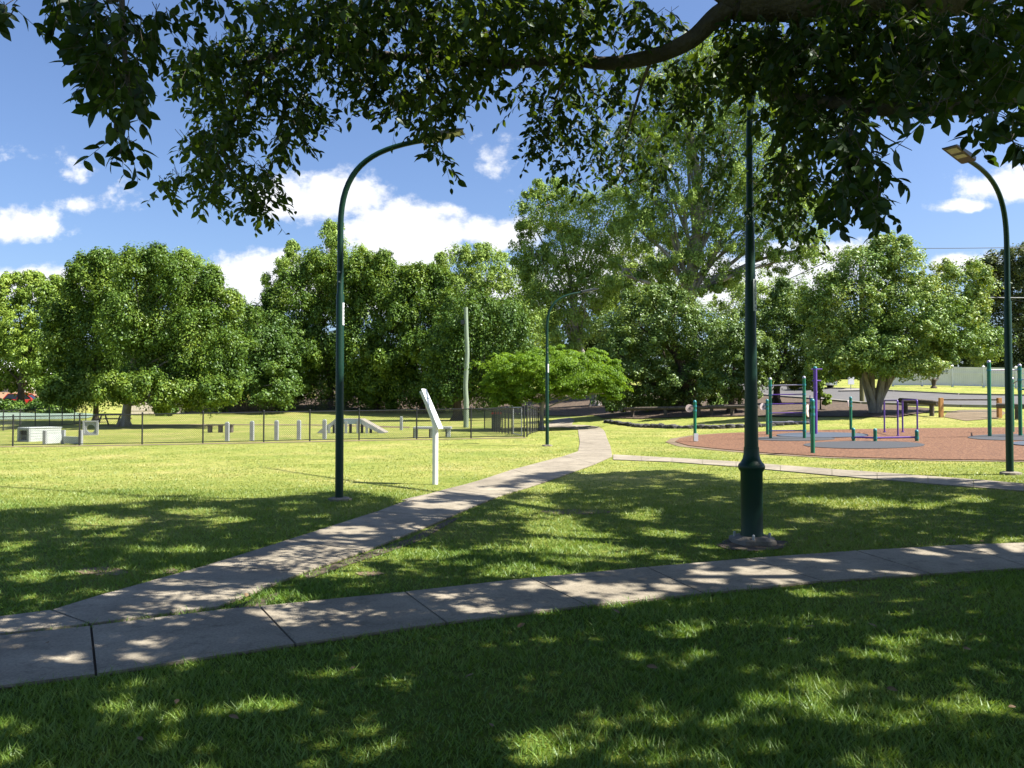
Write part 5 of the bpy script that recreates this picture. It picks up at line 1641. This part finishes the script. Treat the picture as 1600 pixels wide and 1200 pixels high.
# visible hanging foliage: px, py, rx, ry, distance, sprays
SPR = [(20, 25, 20, 14, 3.4, 3), (150, 30, 60, 30, 3.7, 15), (190, 70, 50, 34, 3.7, 14), (185, 120, 46, 30, 3.7, 13), (165, 100, 34, 34, 3.6, 8), (200, 165, 28, 24, 3.6, 7), (190, 215, 16, 24, 3.5, 4), (270, 28, 36, 12, 4.0, 5), (330, 2, 40, 8, 4.5, 5), (410, 10, 40, 16, 5.2, 9), (110, 5, 50, 12, 3.6, 7),
       (320, 95, 44, 26, 6.2, 26), (400, 75, 70, 28, 6.2, 40), (285, 120, 26, 18, 6.2, 10), (350, 130, 56, 30, 6.3, 34), (430, 125, 46, 40, 6.2, 34), (355, 185, 54, 30, 6.2, 30), (330, 225, 46, 22, 6.2, 22), (350, 262, 52, 20, 6.1, 24), (275, 285, 34, 10, 6.0, 8), (330, 305, 22, 14, 6.0, 8), (395, 290, 34, 26, 6.0, 18), (410, 318, 24, 12, 6.0, 8), (450, 190, 30, 24, 6.1, 16), (485, 175, 24, 22, 6.1, 13), (440, 235, 16, 12, 6.1, 5),
       (480, 20, 80, 26, 5.4, 28), (580, 30, 70, 34, 5.4, 34), (690, 30, 70, 40, 5.4, 36), (540, 95, 60, 34, 5.8, 32), (640, 100, 70, 36, 5.8, 40), (570, 140, 26, 28, 5.8, 13), (620, 160, 30, 20, 5.9, 12), (690, 150, 40, 26, 5.8, 20), (670, 200, 22, 20, 5.8, 9), (680, 240, 14, 12, 5.7, 4), (740, 120, 30, 30, 5.8, 18),
       (800, 40, 70, 44, 5.2, 34), (880, 60, 60, 50, 5.4, 30), (850, 140, 44, 36, 6.6, 22), (850, 200, 30, 30, 6.8, 14), (840, 240, 18, 14, 6.8, 5), (900, 200, 40, 40, 7.2, 22), (890, 265, 26, 20, 7.2, 8), (930, 140, 50, 40, 6.8, 24),
       (960, 230, 44, 44, 7.6, 26), (1010, 200, 44, 36, 7.8, 20), (1010, 270, 36, 26, 7.8, 14), (960, 285, 24, 18, 7.6, 6), (990, 60, 44, 36, 5.6, 12), (1050, 130, 44, 34, 6.4, 18), (1080, 180, 40, 30, 6.6, 14), (1100, 110, 40, 40, 5.8, 16), (1040, 35, 30, 20, 5.4, 7), (1110, 240, 32, 40, 9.4, 14),
       (1190, 90, 60, 44, 5.2, 34), (1260, 110, 70, 50, 5.0, 40), (1228, 170, 38, 36, 5.6, 24), (1280, 200, 56, 44, 4.8, 30), (1234, 250, 32, 44, 6.6, 20), (1260, 280, 44, 40, 6.2, 24), (1226, 330, 30, 34, 7.4, 16), (1205, 285, 24, 40, 7.6, 12), (1120, 290, 26, 40, 9.6, 12), (1240, 365, 26, 18, 7.2, 7), (1330, 215, 34, 34, 4.0, 13), (1345, 265, 36, 30, 3.8, 11), (1325, 300, 26, 22, 3.8, 7), (1365, 310, 18, 22, 3.4, 5), (1378, 340, 12, 18, 3.3, 2), (1305, 320, 22, 20, 4.4, 6),
       (1340, 70, 60, 44, 4.8, 30), (1420, 60, 60, 44, 4.4, 28), (1500, 70, 60, 44, 4.0, 26), (1570, 60, 50, 50, 3.8, 20), (1350, 140, 50, 30, 4.8, 20), (1430, 130, 44, 26, 4.2, 16), (1510, 125, 50, 36, 3.8, 13), (1570, 150, 40, 44, 3.4, 9), (1545, 190, 36, 24, 3.2, 5), (1470, 180, 20, 16, 3.0, 2), (1590, 225, 14, 30, 2.8, 2), (1155, 110, 46, 36, 5.6, 18), (1150, 50, 40, 40, 5.2, 14), (1290, 40, 60, 40, 4.6, 24), (620, -5, 60, 20, 5.4, 22), (760, 0, 60, 24, 5.3, 22), (900, 10, 60, 24, 5.3, 20), (500, 60, 40, 40, 5.6, 16), (770, 80, 40, 36, 5.6, 18), (980, 15, 40, 20, 5.2, 10), (1400, 20, 100, 24, 4.8, 26), (1560, 20, 50, 24, 4.4, 16), (560, 10, 80, 20, 5.6, 16), (700, 70, 60, 30, 5.7, 14), (540, 60, 50, 30, 5.7, 12), (840, 20, 60, 30, 5.4, 12), (1180, 60, 50, 40, 5.3, 14), (1240, 60, 60, 40, 5.2, 16), (1330, 110, 50, 40, 5.0, 14), (1420, 100, 50, 40, 4.6, 12)]

LIT = [(155, 815, 60, 11), (20, 852, 24, 5), (210, 860, 18, 4), (285, 860, 24, 5), (60, 903, 34, 6), (45, 940, 52, 11), (270, 895, 24, 6), (150, 930, 40, 8), (300, 800, 40, 6), (350, 812, 30, 5),
       (330, 935, 100, 9), (300, 915, 40, 6), (450, 885, 26, 6), (540, 832, 42, 7), (520, 848, 30, 4), (640, 825, 16, 4), (690, 792, 50, 6), (760, 770, 40, 8), (500, 972, 100, 17), (560, 990, 60, 12), (235, 1005, 26, 7), (200, 1025, 18, 6), (90, 1032, 32, 7), (60, 985, 30, 4),
       (895, 850, 68, 26), (860, 820, 40, 20), (1000, 808, 30, 11), (1040, 835, 38, 8), (1340, 788, 80, 8), (1270, 782, 40, 6), (1040, 875, 30, 6), (1200, 832, 30, 5), (830, 790, 34, 14), (850, 762, 44, 9), (1515, 780, 32, 6), (800, 860, 40, 8), (950, 870, 36, 7), (1450, 790, 26, 5), (1560, 845, 30, 5),
       (935, 925, 58, 12), (975, 938, 40, 7), (830, 920, 24, 7), (1105, 905, 32, 9), (1190, 900, 46, 10), (1445, 865, 36, 6), (1570, 858, 54, 7), (1300, 878, 30, 5), (1230, 913, 20, 5), (880, 900, 26, 5), (700, 935, 40, 6), (740, 955, 24, 5),
       (875, 965, 32, 7), (1060, 960, 20, 5), (1250, 927, 38, 6), (1375, 940, 46, 9), (1420, 960, 40, 8), (1080, 985, 32, 8), (1085, 1027, 30, 8), (1285, 1035, 20, 5), (1390, 1025, 48, 9), (1385, 1005, 30, 6), (1150, 1047, 42, 5), (1030, 1128, 32, 7), (840, 1175, 70, 24),
       (165, 1105, 32, 11), (420, 1100, 38, 10), (625, 1065, 32, 17), (555, 1117, 38, 6), (685, 1082, 12, 5), (560, 1145, 42, 5), (600, 1178, 66, 17), (495, 1170, 12, 6), (785, 1165, 20, 10), (1450, 985, 30, 6), (20, 1130, 26, 8), (1290, 955, 30, 6), (1580, 1110, 20, 8), (1180, 1100, 20, 6)]  # sun patches on the ground, kept open in the leaf roof
SHADE = [(-700, 830), (-260, 806), (0, 798), (60, 794), (180, 790), (250, 783), (330, 786), (420, 779), (480, 771), (550, 768), (600, 780), (650, 790), (720, 770), (790, 757), (830, 742), (885, 737), (920, 742), (965, 737), (1050, 735), (1110, 744), (1150, 753), (1250, 757), (1330, 753), (1400, 748), (1500, 752), (1600, 758), (1900, 765), (2600, 800), (2600, 1900), (-1500, 1900)]  # outline of shaded ground that the leaf roof is laid out to cover


def overhanging_tree():
    rng = np.random.default_rng(5); rr = random.Random(5)
    base = Vector((8.6, 6.4, h(8.6, 6.4)))
    root = thing('overhanging_tree', base, "big dark-leaved fig spreading its low branches across the top of the view", 'tree')
    # ---- limbs
    br = MB()

    def limb(pts, r0, r1, n=12, seg=6):
        q = smooth_path(pts, seg)
        br.tube([v - base for v in q], [r0 + (r1 - r0) * i / (len(q) - 1) for i in range(len(q))], n)
        return q
    tk = MB()
    tq = smooth_path([base + Vector((0, 0, -.3)), base + Vector((-.05, 0, 1.5)), base + Vector((-.1, -.1, 3.0)), base + Vector((.1, .2, 4.8)), base + Vector((.3, .8, 7.0))], 6)
    tk.tube([v - base for v in tq], [.62, .56, .52, .5, .48, .47, .46, .45, .44, .43, .42, .41, .40, .39, .38, .37, .36, .35, .34, .33, .32, .31, .30, .29, .28][:len(tq)], 18)
    for a in range(7):
        t = a * .9
        tk.tube([(math.cos(t) * .4, math.sin(t) * .4, .8), (math.cos(t) * .8, math.sin(t) * .8, .2), (math.cos(t) * 1.5, math.sin(t) * 1.5, -.1)], [.2, .18, .06], 8)
    tk.build('trunk', M['bark_fig'], root, smooth=50)
    limb([base + Vector((-.1, -.1, 2.9)), at(1750, -45, 5.4), at(1500, -12, 5.1), at(1300, 0, 5.0), at(1150, 4, 5.0)], .17, .115, 14)
    limb([at(1200, -2, 5.0), at(1130, 18, 5.05), at(1080, 62, 5.15), at(1020, 88, 5.25), at(950, 99, 5.4), at(880, 93, 5.5), at(780, 100, 5.6), at(640, 90, 5.8), at(480, 75, 6.0), at(380, 100, 6.1)], .068, .018, 12)
    limb([at(1160, 2, 5.0), at(1080, -40, 5.0), at(900, -60, 5.0), at(600, -70, 4.7), at(300, -40, 4.2), at(170, 0, 3.8)], .09, .02, 10)
    limb([at(1700, 120, 4.9), at(1560, 160, 4.6), at(1470, 168, 4.5), at(1390, 171, 4.5), at(1300, 160, 4.7), at(1210, 150, 5.2)], .055, .03, 10)
    limb([base + Vector((-.1, -.1, 2.4)), at(1950, 60, 5.0), at(1700, 120, 4.9)], .12, .056, 10)
    limb([at(1360, 172, 4.6), at(1330, 200, 4.3), at(1345, 260, 3.9), at(1370, 320, 3.5)], .02, .006, 7)
    limb([at(1250, 10, 5.0), at(1235, 120, 5.6), at(1225, 220, 6.4), at(1215, 320, 7.2)], .035, .008, 8)
    limb([at(1020, 88, 5.25), at(1000, 140, 6.2), at(980, 210, 7.3), at(965, 270, 7.6)], .016, .004, 8)
    limb([at(900, 95, 5.5), at(870, 150, 6.4), at(855, 220, 6.8)], .013, .004, 7)
    limb([at(430, 85, 6.05), at(380, 160, 6.2), at(350, 240, 6.15), at(390, 300, 6.0)], .022, .006, 7)
    limb([at(190, -5, 3.8), at(195, 80, 3.7), at(200, 160, 3.6), at(188, 240, 3.5)], .014, .004, 6)
    limb([at(660, 92, 5.8), at(680, 160, 5.8), at(678, 240, 5.75)], .014, .004, 6)
    limb([at(1330, 165, 4.6), at(1360, 195, 4.6), at(1385, 215, 4.5), at(1425, 235, 4.4)], .007, .002, 5)
    # high limbs carrying the roof of leaves out of view
    top = base + Vector((.1, .2, 4.8))
    for e in [(2, 2.5, 7.4), (0.5, 9, 8.6), (6, 14, 11.2), (11, 16, 12.2), (14, 9, 9.5), (4, 18, 13.2), (-2, 14, 11.0), (9, 1, 8.0), (0, -2, 7.5), (5, 6, 8.6)]:
        e = Vector(e); mid = top.lerp(e, .5) + Vector((0, 0, .8))
        limb([top, mid, e], .11, .03, 9, 5)
    br.build('branches', M['bark_fig'], root, smooth=50)

    # ---- sprays of full leaves where the photograph shows them
    P, D, Nn, L = [], [], [], []
    tw = MB()
    for (px, py, rx, ry, Y, n) in SPR:
        n = int(n * 1.95)
        for _ in range(n):
            t = rr.uniform(0, 2 * math.pi); q = math.sqrt(rr.random())
            yy = Y + rr.gauss(0, .35)
            s = at(px + rx * q * math.cos(t), py - 8 + ry * q * math.sin(t), yy)
            out = Vector((rr.gauss(0, 1), rr.gauss(0, 1), 0)).normalized()
            ln = rr.uniform(.15, .30) * min(1.0, Y / 5.5)
            e = s + out * ln * rr.uniform(.3, .9) + Vector((0, 0, -ln * rr.uniform(.3, .9)))
            a0 = s - (e - s) * .2 + Vector((rr.gauss(0, .02), rr.gauss(0, .02), .015))
            tw.tube([a0 - base, s - base, e - base], [.0022, .002, .001], 3, False)
            k = rr.randint(6, 9)
            for i in range(k):
                f = i / (k - 1)
                b = s.lerp(e, f)
                d = (e - s).normalized() * .6 + Vector((rr.gauss(0, .75), rr.gauss(0, .75), -rr.uniform(-.35, .75)))
                nn = Vector((rr.gauss(0, .55), rr.gauss(0, .55), 1.0)) + out * .6
                P.append(b); D.append(d); Nn.append(nn); L.append(rr.choice((1, 1, 1, .7)) * rr.uniform(.052, .086) * (1.0 if Y < 4.6 else 1.0))
    V, F = near_leaves(np.array([tuple(v) for v in P]) - np.array(base), np.array([tuple(v) for v in D]), np.array([tuple(v) for v in Nn]), np.array(L))
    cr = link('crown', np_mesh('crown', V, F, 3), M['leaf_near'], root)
    cr.data.shade_smooth()
    tw.build('twigs', M['bark_fig'], root)

    # ---- unseen leaf roof shaped to shade the lawn, with gaps cut for sun patches
    clear = np.array([(lx, ly, lrx, lry) for lx, ly, lrx, lry in LIT], float)
    nC = 46000
    yy = rng.uniform(-9.0, 20.5, nC); xx = rng.uniform(-16, 20, nC)
    ok = np.abs(xx) < 3.5 + .80 * np.maximum(yy, 0) + 2
    xx, yy = xx[ok], yy[ok]
    G = np.c_[xx, yy, hv(xx, yy)]
    pxg, pyg = project(G)
    vis = yy > 2.6
    shade = np.where(vis, in_poly(pxg, np.minimum(pyg, 1890), SHADE), True)
    dmin = np.full(len(xx), 9.0)
    for (lx, ly, lrx, lry) in clear:
        dmin = np.minimum(dmin, np.hypot((pxg - lx) / lrx, (pyg - ly) / lry))
    wob = .12 * np.sin(xx * 7.1 + yy * 3.3) + .1 * np.sin(yy * 9.7 - xx * 4.1)
    keep = shade & ((dmin > .8 + wob) | ~vis)
    G = G[keep]
    # thin out towards the edge so that the border breaks up
    sund = np.array(SUN)
    zmin = np.maximum(5.6, EYE + .535 * np.maximum(G[:, 1], 0) + .55)
    zt = zmin + rng.uniform(0, 1.6, len(G)) ** 1.2
    C = G + sund[None] * ((zt - G[:, 2]) / sund[2])[:, None]
    # little sprigs of leaves round every centre
    per = 11
    ci = np.repeat(np.arange(len(C)), per)
    Pn = C[ci] + rng.normal(size=(len(ci), 3)) * np.array([.085, .085, .10])
    Nv = unit(np.array([0, 0, .9]) + rng.normal(size=(len(ci), 3)) * .45)
    Uv = unit(rng.normal(size=(len(ci), 3)) * np.array([1, 1, .5]) + np.array([0, 0, -.3]))
    Lv = rng.uniform(.16, .25, len(ci))
    # never inside the picture
    pxl, pyl = project(Pn)
    inside = (Pn[:, 1] > .3) & (pxl > -30) & (pxl < 1630) & (pyl > -25)
    k = ~inside
    gz_ = np.zeros(len(Pn))
    for _ in range(2):
        Gp = Pn - sund[None] * ((Pn[:, 2] - gz_) / sund[2])[:, None]
        gz_ = hv(Gp[:, 0], Gp[:, 1])
    gpx, gpy = project(np.c_[Gp[:, :2], gz_])
    X_, Y_ = Gp[:, 0], Gp[:, 1]
    wb = .22 * np.sin(X_ * 9 + Y_ * 5 + 1.5 * np.sin(Y_ * 4)) + .18 * np.sin(Y_ * 15 - X_ * 6 + 2 * np.sin(X_ * 7)) + .14 * np.sin(X_ * 23 + Y_ * 19) + rng.uniform(-.18, .18, len(X_))
    seen = Gp[:, 1] > 2.6
    for (lx, ly, lrx, lry) in clear:
        if ly > 955 and not (ly < 1040 and lx < 620): lrx, lry = lrx * .78, lry * .78
        # leave a margin of half a leaf round each gap
        mx_ = .035 * FPX / np.maximum(Gp[:, 1], 2.6); my_ = mx_ * EYE / np.maximum(Gp[:, 1], 2.6)
        k &= ~(seen & (rng.random(len(X_)) < .93) & (np.hypot((gpx - lx) / (lrx + mx_), (gpy - ly) / (lry + my_)) < 1.0 + wb))
    for (px, py, Y, rad) in [(1000, 225, 7.7, .42), (955, 260, 7.6, .32), (1015, 275, 7.8, .28), (1050, 190, 7.0, .28), (900, 210, 7.2, .25), (330, 112, 6.25, .12), (370, 150, 6.25, .12), (455, 232, 6.1, .14), (340, 240, 6.1, .12), (560, 60, 5.6, .16), (690, 60, 5.4, .15), (1100, 300, 8.0, .3), (1070, 100, 5.9, .2), (1240, 340, 7.2, .25), (880, 90, 5.5, .2)]:  # openings cut in the leaf roof so sun reaches these sprays
        c = np.array(at(px, py, Y)); w_ = Pn - c
        t_ = w_ @ sund
        k &= ~((t_ > 0) & (np.linalg.norm(w_ - t_[:, None] * sund[None], axis=1) < rad + .08))
    me = leaves_mesh('upper_shade_crown', Pn[k] - np.array(base), Nv[k], Uv[k], Lv[k], Lv[k] * .5)
    link('upper_shade_crown', me, M['leaf_near'], root)
    print("near leaves", len(P), "roof leaves", int(k.sum()))


overhanging_tree()

# a few dry leaves on the lawn
rl_ = random.Random(21)
spots = [(1541, 1002), (1240, 1008), (968, 968), (770, 1150)] + [(rl_.uniform(20, 1580), rl_.uniform(930, 1185)) for _ in range(20)] + [(rl_.uniform(620, 1560), rl_.uniform(780, 860)) for _ in range(12)]
leaf_me = None
for px, py in spots:
    q = gnd(px, py)
    if leaf_me is None:
        V, F = near_leaves(np.array([[0, 0, .0]]), np.array([[1, 0, .25]]), np.array([[.2, -.3, 1.0]]), np.array([.085]))
        o = link('dry_leaf', np_mesh('dry_leaf', V, F, 3), M['dry_leaf']); leaf_me = o
        tag(o, "small curled dry brown leaf lying on the ground", 'leaf', 'dry leaves scattered over the lawn and path')
    else:
        o = leaf_me.copy(); COL.objects.link(o)
    o.location = (q.x, q.y, q.z + .045); o.rotation_euler = (rl_.uniform(-.4, .4), rl_.uniform(-.3, .3), rl_.uniform(0, 6.28))
    sc_ = rl_.uniform(.45, .85); o.scale = (sc_, sc_, sc_)
